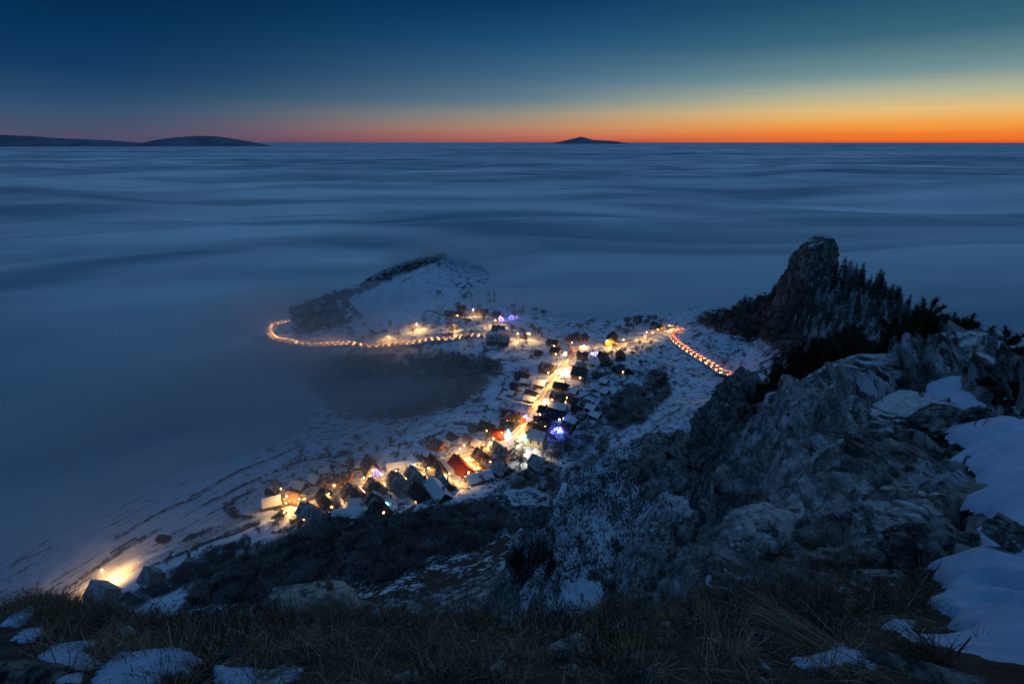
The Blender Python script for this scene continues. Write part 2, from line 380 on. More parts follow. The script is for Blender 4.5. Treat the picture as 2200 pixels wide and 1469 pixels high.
# ------------------------------------------------------------------ materials
class NT:
    def __init__(s, name):
        s.m = bpy.data.materials.new(name); s.m.use_nodes = True; s.t = s.m.node_tree; s.t.nodes.clear()
        s.o = s.n('ShaderNodeOutputMaterial')
    def n(s, t, **kw):
        x = s.t.nodes.new(t)
        for k, v in kw.items(): setattr(x, k, v)
        return x
    def l(s, a, b): s.t.links.new(a, b)
    def set(s, sock, v):
        if isinstance(v, (int, float)): sock.default_value = v
        elif isinstance(v, tuple): sock.default_value = v if len(v) == len(sock.default_value) else (*v, 1)
        else: s.l(v, sock)
    def math(s, op, a, b=0.0, clamp=False):
        x = s.n('ShaderNodeMath', operation=op, use_clamp=clamp); s.set(x.inputs[0], a); s.set(x.inputs[1], b); return x.outputs[0]
    def noise(s, vec, scale, detail=3, rough=.55, dist=0.0):
        x = s.n('ShaderNodeTexNoise'); x.inputs['Scale'].default_value = scale; x.inputs['Detail'].default_value = detail
        x.inputs['Roughness'].default_value = rough; x.inputs['Distortion'].default_value = dist
        if vec is not None: s.l(vec, x.inputs['Vector'])
        return x.outputs[0]
    def vor(s, vec, scale, feat='F1'):
        x = s.n('ShaderNodeTexVoronoi', feature=feat); x.inputs['Scale'].default_value = scale
        if vec is not None: s.l(vec, x.inputs['Vector'])
        return x.outputs['Distance']
    def mix(s, f, a, b):
        x = s.n('ShaderNodeMix', data_type='RGBA'); s.set(x.inputs[0], f); s.set(x.inputs[6], a); s.set(x.inputs[7], b); return x.outputs[2]
    def ss(s, x, a, b, lo=0.0, hi=1.0):
        r = s.n('ShaderNodeMapRange', interpolation_type='SMOOTHSTEP'); s.l(x, r.inputs[0])
        s.set(r.inputs[1], a); s.set(r.inputs[2], b); r.inputs[3].default_value = lo; r.inputs[4].default_value = hi; return r.outputs[0]
    def obj(s): return s.n('ShaderNodeTexCoord').outputs['Object']
    def pos(s): return s.n('ShaderNodeNewGeometry').outputs['Position']
    def nz(s):
        g = s.n('ShaderNodeNewGeometry'); p = s.n('ShaderNodeSeparateXYZ'); s.l(g.outputs['Normal'], p.inputs[0]); return p.outputs[2]
    def attr(s, name):
        a = s.n('ShaderNodeAttribute'); a.attribute_name = name; return a
    def scalev(s, vec, sc, rz=0.0):
        mp = s.n('ShaderNodeMapping'); s.l(vec, mp.inputs[0]); mp.inputs['Scale'].default_value = sc; mp.inputs['Rotation'].default_value = (0, 0, rz); return mp.outputs[0]
    def bump(s, h, dist=.1, strength=1.0, prev=None):
        b = s.n('ShaderNodeBump'); s.l(h, b.inputs['Height']); b.inputs['Distance'].default_value = dist; b.inputs['Strength'].default_value = strength
        if prev is not None: s.l(prev, b.inputs['Normal'])
        return b.outputs[0]
    def bsdf(s, col, rough=.8, normal=None, spec=.3, **kw):
        b = s.n('ShaderNodeBsdfPrincipled'); s.set(b.inputs['Base Color'], col); s.set(b.inputs['Roughness'], rough)
        b.inputs['Specular IOR Level'].default_value = spec
        if normal is not None: s.l(normal, b.inputs['Normal'])
        for k, v in kw.items(): s.set(b.inputs[k], v)
        s.l(b.outputs[0], s.o.inputs[0]); return b
def simple(name, col, rough=.8, var=.35, scale=3.0, bump=0.0, spec=.2, metal=0.0, rand=0.0):
    k = NT(name); p = k.obj(); n = k.noise(p, scale, 4)
    f = k.ss(n, .3, .7)
    c = k.mix(f, tuple(v*(1-var) for v in col), tuple(min(v*(1+var), 1) for v in col))
    if rand:
        oi = k.n('ShaderNodeObjectInfo'); h = k.n('ShaderNodeHueSaturation'); k.l(c, h.inputs['Color'])
        k.l(k.math('ADD', k.math('MULTIPLY', oi.outputs['Random'], rand), 1-rand/2), h.inputs['Value']); c = h.outputs[0]
    nn = k.bump(n, bump, .8) if bump else None
    k.bsdf(c, rough, nn, spec, Metallic=metal); return k.m
def emit(name, col, st):
    k = NT(name); e = k.n('ShaderNodeEmission'); e.inputs[0].default_value = (*col, 1); e.inputs[1].default_value = st
    k.l(e.outputs[0], k.o.inputs[0]); return k.m
M_tail_dim = None
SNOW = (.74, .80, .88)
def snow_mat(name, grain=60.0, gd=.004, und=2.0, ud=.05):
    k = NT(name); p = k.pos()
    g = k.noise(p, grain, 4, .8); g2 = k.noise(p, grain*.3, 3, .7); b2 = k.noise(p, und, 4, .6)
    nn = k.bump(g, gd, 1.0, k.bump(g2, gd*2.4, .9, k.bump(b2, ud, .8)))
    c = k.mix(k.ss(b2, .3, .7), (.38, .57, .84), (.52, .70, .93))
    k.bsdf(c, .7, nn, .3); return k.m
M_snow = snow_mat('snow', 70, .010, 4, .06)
# mountainside: snow / earth / limestone decided by painted ground cover and slope
k = NT('mountainside'); p = k.pos()
cov = k.attr('cover').outputs['Fac']; rk = k.attr('rocky').outputs['Fac']; fu = k.attr('furrow')
fs = k.n('ShaderNodeSeparateXYZ'); k.l(fu.outputs['Vector'], fs.inputs[0])
fine = k.attr('fine').outputs['Fac']        # 0 valley grain (metres), 1 crag grain (decimetres)
nb = k.noise(p, .16, 5, .62); nm = k.noise(p, .75, 4, .6)
pst = k.scalev(p, (2.2, 1.0, .8), rad(28)); nf = k.noise(pst, 2.7, 2, .6, .5)
pat_v = k.math('ADD', k.math('MULTIPLY', nb, .55), k.math('MULTIPLY', nm, .45))
nc = k.noise(p, .30, 4, .6); pat_c = k.math('ADD', k.math('MULTIPLY', nf, .62), k.math('MULTIPLY', nc, .38))
pat = k.math('ADD', k.math('MULTIPLY', pat_v, k.math('SUBTRACT', 1.0, fine)), k.math('MULTIPLY', pat_c, fine))
cb = k.n('ShaderNodeCombineXYZ'); k.l(k.math('MULTIPLY', fs.outputs[0], 0.75), cb.inputs[0]); k.l(k.math('MULTIPLY', fs.outputs[1], 0.014), cb.inputs[1])
fur = k.noise(cb.outputs[0], 1.0, 4, .7)
fur = k.math('MULTIPLY', k.math('SUBTRACT', fur, .5), k.math('MULTIPLY', fs.outputs[2], 2.9))
nz = k.nz(); steep = k.math('MULTIPLY', k.math('SUBTRACT', nz, .62), k.math('MULTIPLY', rk, .42))
cv_ = k.math('ADD', k.math('ADD', cov, fur), steep)
thr = k.math('ADD', k.math('MULTIPLY', cv_, .62), .19)
mask = k.ss(k.math('SUBTRACT', thr, pat), -.022, .03)
ea = k.noise(p, 2.2, 5, .65)
earth = k.mix(k.ss(ea, .3, .72), (.020, .018, .017), (.085, .072, .058))
cr = k.noise(k.scalev(p, (1.3, .6, .5), rad(36)), 1.6, 9, .74, .12); vr = k.vor(p, 3.2); ri = k.noise(p, 11, 6, .8)
rockc = k.mix(k.ss(cr, .41, .60), (.12, .13, .15), (.58, .59, .61))
rockc = k.mix(k.ss(ri, .50, .72), rockc, (.70, .70, .70))
rockc = k.mix(k.math('MULTIPLY', k.ss(k.noise(p, 2.6, 5, .75), .58, .68), .75), rockc, (.05, .053, .055))
rockc = k.mix(k.math('MULTIPLY', k.ss(k.noise(p, .55, 7, .72, .3), .52, .60), .85), rockc, (.030, .028, .027))
wp = k.n('ShaderNodeVectorMath', operation='ADD'); wn = k.n('ShaderNodeTexNoise'); wn.inputs['Scale'].default_value = 1.6; wn.inputs['Detail'].default_value = 4; k.l(p, wn.inputs['Vector'])
ws = k.n('ShaderNodeVectorMath', operation='SCALE'); k.l(wn.outputs['Color'], ws.inputs[0]); ws.inputs['Scale'].default_value = .45; k.l(p, wp.inputs[0]); k.l(ws.outputs[0], wp.inputs[1])
ck = k.n('ShaderNodeTexVoronoi', feature='DISTANCE_TO_EDGE'); ck.inputs['Scale'].default_value = 1.1; k.l(k.scalev(wp.outputs[0], (1.5, .55, .5), rad(36)), ck.inputs['Vector'])
ck2 = k.n('ShaderNodeTexVoronoi', feature='DISTANCE_TO_EDGE'); ck2.inputs['Scale'].default_value = 4.2; k.l(wp.outputs[0], ck2.inputs['Vector'])
crk = k.math('MULTIPLY', k.ss(ck.outputs['Distance'], -.03, .05), k.ss(ck2.outputs['Distance'], -.30, .04))
rockc = k.mix(k.math('ADD', k.math('MULTIPLY', crk, .55), .45), (.03, .032, .035), rockc)
base = k.mix(rk, earth, rockc)
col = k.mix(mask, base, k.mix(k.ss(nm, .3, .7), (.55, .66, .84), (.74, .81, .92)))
h1 = k.math('ADD', k.math('ADD', k.math('MULTIPLY', cr, .6), k.math('MULTIPLY', ri, .3)), k.math('MULTIPLY', crk, .3))
hr = k.math('MULTIPLY', h1, rk)
n1 = k.bump(hr, .55, 1.0); n2 = k.bump(k.math('ADD', k.math('MULTIPLY', mask, .9), k.math('MULTIPLY', ea, .5)), .10, .8, n1)
k.bsdf(col, .85, n2, .2); M_ground = k.m
M_rock = None
def rock_mat(name, dark, light, sc=1.0, moss=0.0, snow=0.35, crack=1.0):
    k = NT(name); p = k.pos()
    a = k.noise(k.scalev(p, (sc, sc, sc*.5)), 2.2, 9, .76, .1); b = k.noise(p, 13*sc, 6, .8); v = k.vor(p, 2.2*sc)
    c = k.mix(k.ss(a, .42, .60), dark, light); c = k.mix(k.ss(b, .56, .74), c, tuple(min(1, q*1.25) for q in light))
    c = k.mix(k.ss(k.noise(p, 3.1*sc, 4, .7), .54, .64), c, tuple(q*.5 for q in dark))
    if moss: c = k.mix(k.math('MULTIPLY', k.ss(k.noise(p, 5, 3), .45, .6), k.ss(k.nz(), .3, .8)), c, (.10, .10, .012))
    sm = k.math('MULTIPLY', k.ss(k.nz(), .62, .9), k.ss(k.noise(p, 4*sc, 4, .65), .62-snow*.4, .68-snow*.3))
    if snow: c = k.mix(sm, c, (.72, .78, .87))
    e_ = k.n('ShaderNodeTexVoronoi', feature='DISTANCE_TO_EDGE'); e_.inputs['Scale'].default_value = 2.0*sc; wn = k.n('ShaderNodeTexNoise'); wn.inputs['Scale'].default_value = 2.5*sc; wn.inputs['Detail'].default_value = 4; k.l(p, wn.inputs['Vector'])
    sv = k.n('ShaderNodeVectorMath', operation='SCALE'); k.l(wn.outputs['Color'], sv.inputs[0]); sv.inputs['Scale'].default_value = .8/sc; av = k.n('ShaderNodeVectorMath', operation='ADD'); k.l(p, av.inputs[0]); k.l(sv.outputs[0], av.inputs[1]); k.l(av.outputs[0], e_.inputs['Vector'])
    ce = k.ss(e_.outputs['Distance'], -.02, .09); c = k.mix(k.math('ADD', k.math('MULTIPLY', ce, .8*crack), 1-.8*crack), tuple(q*.4 for q in dark), c)
    h = k.math('ADD', k.math('ADD', k.math('MULTIPLY', a, .6), k.math('MULTIPLY', b, .35)), k.math('MULTIPLY', ce, .35*crack))
    k.bsdf(c, .9, k.bump(h, .16/sc, 1.0), .2); return k.m
M_lime = rock_mat('limestone', (.13, .14, .155), (.60, .61, .63), 1.0, 0, .15)
M_lime_dark = rock_mat('dark_limestone', (.07, .075, .082), (.38, .38, .385), 1.3, 0, .05)
M_boulder = rock_mat('lichen_boulder', (.17, .16, .155), (.62, .59, .56), 2.6, 0, 0, .12)
M_lime_snow = rock_mat('snowy_limestone', (.11, .12, .13), (.56, .57, .59), 1.0, 0, .95, .5)
M_pale = rock_mat('pale_limestone', (.20, .21, .23), (.74, .75, .77), .8, 0, .12, .6)
M_horn = rock_mat('tower_limestone', (.08, .083, .09), (.32, .32, .325), .16, 0, .6)
M_moss = simple('moss', (.075, .070, .018), .9, .5, 30, .01)
# buildings
def roof_mat(name, col, snow, cap=.4):
    k = NT(name); p = k.obj(); w = k.n('ShaderNodeTexWave', bands_direction='Z'); k.l(p, w.inputs[0]); w.inputs['Scale'].default_value = 3.2; w.inputs['Distortion'].default_value = .4
    n = k.noise(p, .55, 4, .65); n2 = k.noise(p, 3, 3)
    oi = k.n('ShaderNodeObjectInfo')
    c = k.mix(k.ss(n2, .3, .7), tuple(q*.6 for q in col), tuple(q*1.3 for q in col))
    thr = k.math('SUBTRACT', 1.0-snow, k.math('MULTIPLY', k.math('SUBTRACT', oi.outputs['Random'], .5), .14))
    sm = k.ss(k.math('SUBTRACT', n, thr), -.04, .06)
    sm = k.math('MULTIPLY', sm, cap)
    c = k.mix(sm, c, (.66, .72, .82))
    k.bsdf(c, .8, k.bump(k.math('ADD', k.math('MULTIPLY', w.outputs[1], .5), sm), .05, .6), .2); return k.m
ROOF = {'dark': roof_mat('dark_roof', (.028, .026, .028), .38), 'brown': roof_mat('brown_roof', (.085, .045, .030), .40),
        'red': roof_mat('red_roof', (.26, .035, .022), .30), 'snow': roof_mat('snowy_roof', (.10, .11, .13), .80, 1.0),
        'pale': roof_mat('pale_roof', (.34, .29, .27), .62, .8), 'grey': roof_mat('grey_roof', (.11, .11, .12), .50)}
WALL = {'cream': simple('cream_plaster', (.52, .45, .30), .9, .12, 1.2), 'white': simple('white_plaster', (.62, .60, .55), .9, .12, 1.2),
        'orange': simple('orange_plaster', (.55, .20, .07), .9, .15, 1.2), 'pink': simple('pink_plaster', (.42, .25, .20), .9, .15, 1.2),
        'wood': simple('dark_wood', (.075, .052, .038), .9, .35, 3), 'yellow': simple('yellow_plaster', (.55, .42, .14), .9, .12, 1.2)}
M_glass = simple('dark_window', (.012, .014, .02), .15, .1, 1, 0, .5)
M_win = emit('lit_window', (1.0, .50, .14), 9.0)
M_winw = emit('white_window', (.95, .88, 1.0), 5.0)
M_chim = simple('chimney_brick', (.16, .08, .06), .9)
M_metal = simple('galvanised_steel', (.25, .25, .26), .5, .1, 4)
M_wood = simple('weathered_wood', (.07, .052, .04), .9, .3, 4)
M_lamp = emit('sodium_lamp', (1.0, .62, .24), 420.0)
M_barkf = simple('frosted_bark', (.11, .095, .09), .9, .3, 3, 0, .2, 0, .5)
M_twig = simple('frosted_twigs', (.30, .27, .27), .9, .25, 2, 0, .1, 0, .5)
M_twigd = simple('bare_twigs', (.14, .12, .115), .9, .35, 2, 0, .1, 0, .6)
M_spruce = simple('spruce_needles', (.10, .12, .115), .8, .4, 2, 0, .1, 0, .5)
M_sprucef = simple('rimed_needles', (.42, .47, .52), .85, .4, 1.5, 0, .1, 0, .5)
M_pine = simple('pine_needles', (.036, .048, .026), .7, .5, 4, 0, .2)
M_bark = simple('pine_bark', (.045, .032, .024), .9, .4, 6)
# road: packed grey snow with darker wheel tracks
k = NT('road'); uv = k.attr('across'); a = uv.outputs['Fac']; p = k.pos()
tr = k.math('ABSOLUTE', k.math('SUBTRACT', k.math('ABSOLUTE', a), .48)); tm = k.ss(tr, .10, .22)
n = k.noise(p, 1.2, 4, .6)
c = k.mix(tm, (.16, .16, .165), (.55, .56, .58)); c = k.mix(k.ss(n, .3, .75), c, (.40, .41, .43))
k.bsdf(c, .6, k.bump(n, .03, .5), .3); M_road = k.m
k = NT('lane'); p = k.pos(); n = k.noise(p, 1.0, 4, .6)
k.bsdf(k.mix(k.ss(n, .35, .7), (.30, .30, .31), (.66, .70, .76)), .8, k.bump(n, .06, .6), .2); M_lane = k.m
# ------------------------------------------------------------------ ground cover painted on the sheet
def wpoly(px, fn=None):
    fn = fn or hitv; r = []
    for a in px:
        h = fn(a[0], a[1])
        if h: r.append((h[0], h[1]))
    return r
def inside(poly, feather):
    x0 = min(p[0] for p in poly)-feather*3; x1 = max(p[0] for p in poly)+feather*3
    y0 = min(p[1] for p in poly)-feather*3; y1 = max(p[1] for p in poly)+feather*3
    m = (X > x0) & (X < x1) & (Y > y0) & (Y < y1); out = np.zeros_like(X)
    d = sdist(poly, X[m], Y[m]); out[m] = sstep(feather, -feather, d+fbm2(X[m]/feather/3, Y[m]/feather/3, 3, 77)*feather*1.6); return out
cover = np.full_like(X, .58)
slope = 1-NZ
cover -= sstep(.08, .3, slope)*.06
P_forest = [
 [(650,790),(700,775),(760,772),(960,765),(1060,775),(1080,800),(1010,860),(900,900),(790,905),(700,870)],
 [(430,1250),(560,1190),(700,1130),(840,1120),(1000,1090),(1180,1050),(1180,1110),(1090,1150),(900,1220),(700,1270),(520,1290),(400,1310)],
 [(620,660),(690,640),(760,630),(740,690),(700,710),(640,720)],
 [(690,630),(840,570),(950,545),(960,560),(850,592),(720,650)],
 [(1290,870),(1340,840),(1400,800),(1430,790),(1440,850),(1380,910),(1310,930)],
 [(1490,690),(1560,655),(1690,650),(1960,700),(1960,760),(1700,790),(1640,730),(1540,715)]]
P_speckle = [[(1300,760),(1430,740),(1590,860),(1560,900),(1400,950),(1290,1000),(1250,980)], [(1460,715),(1540,705),(1650,760),(1610,830),(1560,790)]]
P_field = [  # polygon, furrow direction end points, weight
 ([(60,1230),(250,1070),(430,1000),(640,955),(640,975),(480,1080),(560,1110),(380,1180),(120,1330)], (200,1180), (560,990), .8),
 ([(420,1130),(560,1110),(650,1120),(560,1180),(440,1200)], (440,1170), (640,1120), .6),
 ([(720,650),(850,592),(950,560),(960,600),(1000,640),(960,690),(860,700),(760,690)], (790,690), (900,600), .9),
 ([(200,1260),(320,1200),(560,1120),(560,1150),(300,1260),(170,1310)], (180,1290), (520,1140), .5),
 ([(900,955),(1060,900),(1100,900),(1040,960),(900,985)], (900,960), (1060,940), .5),
 ([(1040,800),(1150,770),(1120,900),(1060,880)], (1050,840), (1150,850), .6)]
fur = np.zeros((3,)+X.shape)
for poly in P_forest: cover = cover*(1-inside(wpoly(poly), 11))+.47*inside(wpoly(poly), 11)
for poly in P_speckle: w = inside(wpoly(poly), 4); cover = cover*(1-w)+.60*w
for poly, a, b, w in P_field:
    k_ = inside(wpoly(poly), 3); cover = cover*(1-k_)+.74*k_
    A = hitv(*a); B = hitv(*b); d = np.array([B[0]-A[0], B[1]-A[1]]); d /= np.linalg.norm(d)
    m = k_ > .5
    fur[0][m] = ((X-A[0])*-d[1]+(Y-A[1])*d[0])[m]; fur[1][m] = ((X-A[0])*d[0]+(Y-A[1])*d[1])[m]; fur[2] = np.maximum(fur[2], k_*w)
for poly in [[(430,1000),(520,1215),(600,1170),(610,1185),(530,1230)], [(515,1215),(600,1175),(612,1190),(530,1235)], [(800,1300),(860,1265),(960,1235),(1010,1240),(900,1290),(850,1315)], [(920,1300),(1000,1250),(1100,1215),(1110,1230),(1010,1300)]][1:]:
    w = inside(wpoly(poly), 2.0); cover = np.maximum(cover, w*.95)
cover = np.where((RR > 60) & (RR < 190) & (Zb > 20) & (cmask < .3), np.minimum(cover, .44), cover)
# crags
cc = .42+.28*np.clip(fbm2(X/9, Y/9, 4, 91)*2.4, -1, 1)
for poly, v in [([(1160,1130),(1200,1070),(1290,1010),(1360,1010),(1370,1100),(1330,1180),(1230,1250),(1150,1230)], .52),
                ([(1400,1100),(1440,1070),(1480,1100),(1500,1150),(1450,1160),(1400,1140)], .95), ([(1480,1170),(1520,1180),(1530,1260),(1490,1280),(1500,1220)], .8),
                ([(1400,960),(1560,890),(1600,900),(1580,1000),(1480,1060),(1400,1050)], .26), ([(1220,1270),(1260,1240),(1290,1280),(1250,1310)], .8)]:
    wp = wpoly(poly, lambda a, b: hit(a, b, 14)); w = inside(wp, 3.0 if v in (.52, .26) else .8); cc = cc*(1-w)+v*w
cover = cover*(1-cmask)+cc*cmask
cover = np.where(bmask > .05, cover*(1-bmask)+.17*bmask, cover)
bs = np.zeros_like(X)
for poly in [[(1885,885),(1960,868),(2020,895),(2045,950),(1990,965),(1900,945)], [(1740,910),(1800,900),(1830,950),(1770,1000),(1730,960)], [(1860,790),(1960,770),(1975,790),(1900,830),(1850,830)], [(1960,800),(2060,770),(2060,800),(1990,815)], [(1920,1020),(2040,1000),(2050,1050),(1930,1060)], [(1690,1080),(1730,1060),(1780,1130),(1720,1160)]]:
    bs = np.maximum(bs, inside(wpoly(poly, lambda a, b: hit(a, b, 1.0)), .5))
cover = cover+bs*.34*bmask
rocky = np.maximum(bmask, cmask*(sstep(.1, -.25, cc-.45)*.45+.12))
ledge = (RR < 9) & inA & (bmask < .3)
cover = np.where(ledge, -.6, cover); rocky = np.where(ledge, .0, rocky)
fine_ = sstep(125, 95, RR)
# ------------------------------------------------------------------ snow lying in drifts near the camera: own outlines, real thickness
lab_snow = {'ridge': 'broad snowfield with footprints over the ridge at the right edge', 'dwarf_slope': 'small snow patch under the dwarf pine at the right edge', 'tail': 'fish shaped snow patch on dark grass, bottom right',
 'far_left': 'slanting snow patch at the far left edge of the grass', 'small_left': 'small oval snow patch below the leftmost one', 'left': 'snow patch with grass stalks through it, bottom left', 'mid_left': 'large ragged snow patch at the bottom left edge',
 'hooked': 'hook shaped snow patch curling up to the right, bottom left', 'crest': 'thin snow strip on the left rock crest', 'saddle': 'snow in the saddle between the two rock crests', 'knob': 'thick snow cap on the right rock knob',
 'strip': 'winding snow strip below the rock crest', 'nook_a': 'round snow spot on the steep grey crag', 'nook_b': 'lowest small snow spot on the steep grey crag', 'nook_c': 'snow lodged near the top of the grey crag', 'nook_d': 'thin snow strip above the dark lower rocks'}
# the sheet sinks a little under the big drift so that it reads smooth
def snow_mesh(key):
    P, th, ft = snow_poly[key]
    P = np.array(P); x0, y0 = P.min(0)-ft; x1, y1 = P.max(0)+ft
    n = 230 if key == 'ridge' else 70
    if key == 'ridge': x1 = min(x1, 16); y0 = max(y0, -3)
    if key == 'ridge':
        tt = np.radians(np.arange(18, 75, .16)); rr = np.exp(np.linspace(math.log(1.2), math.log(24), 260))
        gt, gr = np.meshgrid(tt, rr, indexing='ij'); gx_ = gr*np.sin(gt); gy_ = gr*np.cos(gt)
    else: gx_, gy_ = np.meshgrid(np.linspace(x0, x1, n), np.linspace(y0, y1, n), indexing='ij')
    d = sdist(P, gx_, gy_)
    wob = fbm2(gx_/ft/2.5, gy_/ft/2.5, 3, 5)*ft*.7+fbm2(gx_/.07, gy_/.07, 3, 6)*.03
    d = d+wob
    ti = (np.degrees(np.arctan2(gx_, gy_))-T0)/dT; ri = np.interp(np.log(np.hypot(gx_, gy_)+1e-6), LR, np.arange(len(R)))
    # heights of a gently smoothed ground
    a = np.clip(ti, 0, nTf-1.001); b = np.clip(ri, 0, len(R)-1.001); a0 = a.astype(int); b0 = b.astype(int); u = a-a0; v = b-b0
    g = (ZS[a0, b0]*(1-u)+ZS[a0+1, b0]*u)*(1-v)+(ZS[a0, b0+1]*(1-u)+ZS[a0+1, b0+1]*u)*v
    prof = np.sqrt(np.clip(1-(1-np.clip(-d/ft, 0, 1))**2, 0, 1))
    z = g+prof*th-.02+fbm2(gx_/.5, gy_/.5, 3, 9)*.035*prof+fbm2(gx_/.09, gy_/.09, 3, 29)*.010*prof+fbm2(gx_/1.3, gy_/1.3, 3, 19)*.20*prof*(key == 'ridge')
    if key == 'ridge':
        # dents: footprints
        for fx, fy in [(2135,1275),(2180,1285),(2085,1150),(2155,1330),(2185,1215)]:
            h = hit(fx, fy, 1)
            rr_ = np.hypot((gx_-h[0])/.16, (gy_-h[1])/.26); z -= .11*np.exp(-rr_**2.6)-.03*np.exp(-((rr_-1.35)/.35)**2)
    keep = d < 0
    n0, n1_ = gx_.shape
    I = np.arange(n0*n1_).reshape(n0, n1_)
    fk = keep[:-1, :-1] | keep[1:, :-1] | keep[1:, 1:] | keep[:-1, 1:]
    z = np.where(keep, z, g-.06)
    f = np.stack([I[:-1, :-1][fk], I[1:, :-1][fk], I[1:, 1:][fk], I[:-1, 1:][fk]], 1)
    us = np.unique(f); mp = np.full(n0*n1_, -1); mp[us] = np.arange(len(us))
    v = np.stack([gx_.ravel()[us], gy_.ravel()[us], z.ravel()[us]], 1); f = mp[f]
    if f.shape[0] and True:
        p0, p1, p2 = v[f[0, 0]], v[f[0, 1]], v[f[0, 2]]
        if np.cross(p1-p0, p2-p0)[2] < 0: f = f[:, ::-1]
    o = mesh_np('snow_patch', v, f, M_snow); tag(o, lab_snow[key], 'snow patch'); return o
def smooth_z(Z, n=6):
    Z = Z.copy()
    for _ in range(n):
        Z[1:nTf-1, 1:-1] = (Z[1:nTf-1, 1:-1]*2+Z[:nTf-2, 1:-1]+Z[2:nTf, 1:-1]+Z[1:nTf-1, :-2]+Z[1:nTf-1, 2:])/6
    return Z
nT, nR = X.shape
I = np.arange(nT*nR).reshape(nT, nR); I2 = np.roll(I, -1, 0)
f = np.stack([I[:, :-1].ravel(), I[:, 1:].ravel(), I2[:, 1:].ravel(), I2[:, :-1].ravel()], 1)
v = np.stack([X, Y, Zb], -1).reshape(-1, 3)
# close the tiny disc under the tripod
v = np.concatenate([v, [[0, 0, CZ-1.62]]])
gm = mesh_np('mountainside', v, f, M_ground); gm['kind'] = 'structure'
cap_f = np.stack([np.full(nT, nT*nR), I[:, 0], I2[:, 0]], 1)
cap = mesh_np('summit_ground', np.concatenate([v[I[:, 0]], [[0, 0, CZ-1.62]]]), np.stack([np.full(nT, nT), np.arange(nT), np.roll(np.arange(nT), -1)], 1), M_ground); cap['kind'] = 'structure'
def fattr(o, name, arr, typ='FLOAT'):
    a = o.data.attributes.new(name, typ, 'POINT')
    a.data.foreach_set('value' if typ == 'FLOAT' else 'vector', np.asarray(arr, np.float32).ravel())
nv = nT*nR+1
fattr(gm, 'cover', np.append(cover.ravel(), 0)); fattr(gm, 'rocky', np.append(rocky.ravel(), 0)); fattr(gm, 'fine', np.append(fine_.ravel(), 1))
fattr(gm, 'furrow', np.concatenate([fur.reshape(3, -1).T, [[0, 0, 0]]]), 'FLOAT_VECTOR')
for key in SNOWPX: snow_mesh(key)

# ------------------------------------------------------------------ rock tower
def tower():
    D = 345.0
    lv = [(503, 1762, 6, 6), (505, 1763, 13, 11), (510, 1765, 18, 15), (520, 1761, 25, 21), (535, 1758, 31, 27), (560, 1755, 39, 35), (590, 1752, 46, 41), (620, 1753, 51, 48), (655, 1757, 58, 56), (700, 1768, 74, 74), (760, 1776, 90, 90)]
    ys = np.linspace(503, 760, 90); tb = np.array(lv, float)
    cx = np.interp(ys, tb[:, 0], tb[:, 1]); hw = np.interp(ys, tb[:, 0], tb[:, 2]); hd = np.interp(ys, tb[:, 0], tb[:, 3])
    na = 150; A = np.linspace(0, 2*math.pi, na, endpoint=False)
    pts = []
    for y, c, a, b in zip(ys, cx, hw, hd):
        x0, y0, z0 = PD(c, y, D); m = D/F_
        pts.append(np.stack([x0+np.cos(A)*a*m, y0*0+PD(1750, 600, D)[1]+8+np.sin(A)*b*m, np.full(na, z0)], 1))
    P = np.array(pts)
    rd = P-P.mean(1, keepdims=True); rd[..., 2] = 0; rd /= np.linalg.norm(rd, axis=2, keepdims=True)+1e-9
    n = fbm3(P[..., 0]/11, P[..., 1]/11, P[..., 2]/55, 5, 71, .6, ridge=True)*5.4-1.4+np.round(fbm3(P[..., 0]/9, P[..., 1]/9, P[..., 2]/12, 2, 75)*4)/4*2.6+fbm3(P[..., 0]/3.2, P[..., 1]/3.2, P[..., 2]/6, 3, 72, .65)*2.4
    P = P+rd*(n*np.interp(ys, [503, 520, 560], [.2, .6, 1.0])[:, None])[..., None]
    P[..., 2] += fbm3(P[..., 0]/4, P[..., 1]/4, P[..., 2]/4, 3, 73)*1.0
    I = np.arange(P.shape[0]*na).reshape(-1, na); J = np.roll(I, -1, 1)
    f = np.stack([I[:-1].ravel(), I[1:].ravel(), J[1:].ravel(), J[:-1].ravel()], 1)
    v = P.reshape(-1, 3); v = np.concatenate([v, [P[0].mean(0)+np.array([0, 0, .3])]])
    me_f = [tuple(int(q) for q in r) for r in f]+[(len(v)-1, int(I[0, i]), int(I[0, (i+1) % na])) for i in range(na)]
    o = mesh_py('rock_tower', v, me_f, M_horn, smooth=True)
    tag(o, 'tall blunt limestone horn rising above the spruce slope', 'rock tower'); return o
tower()
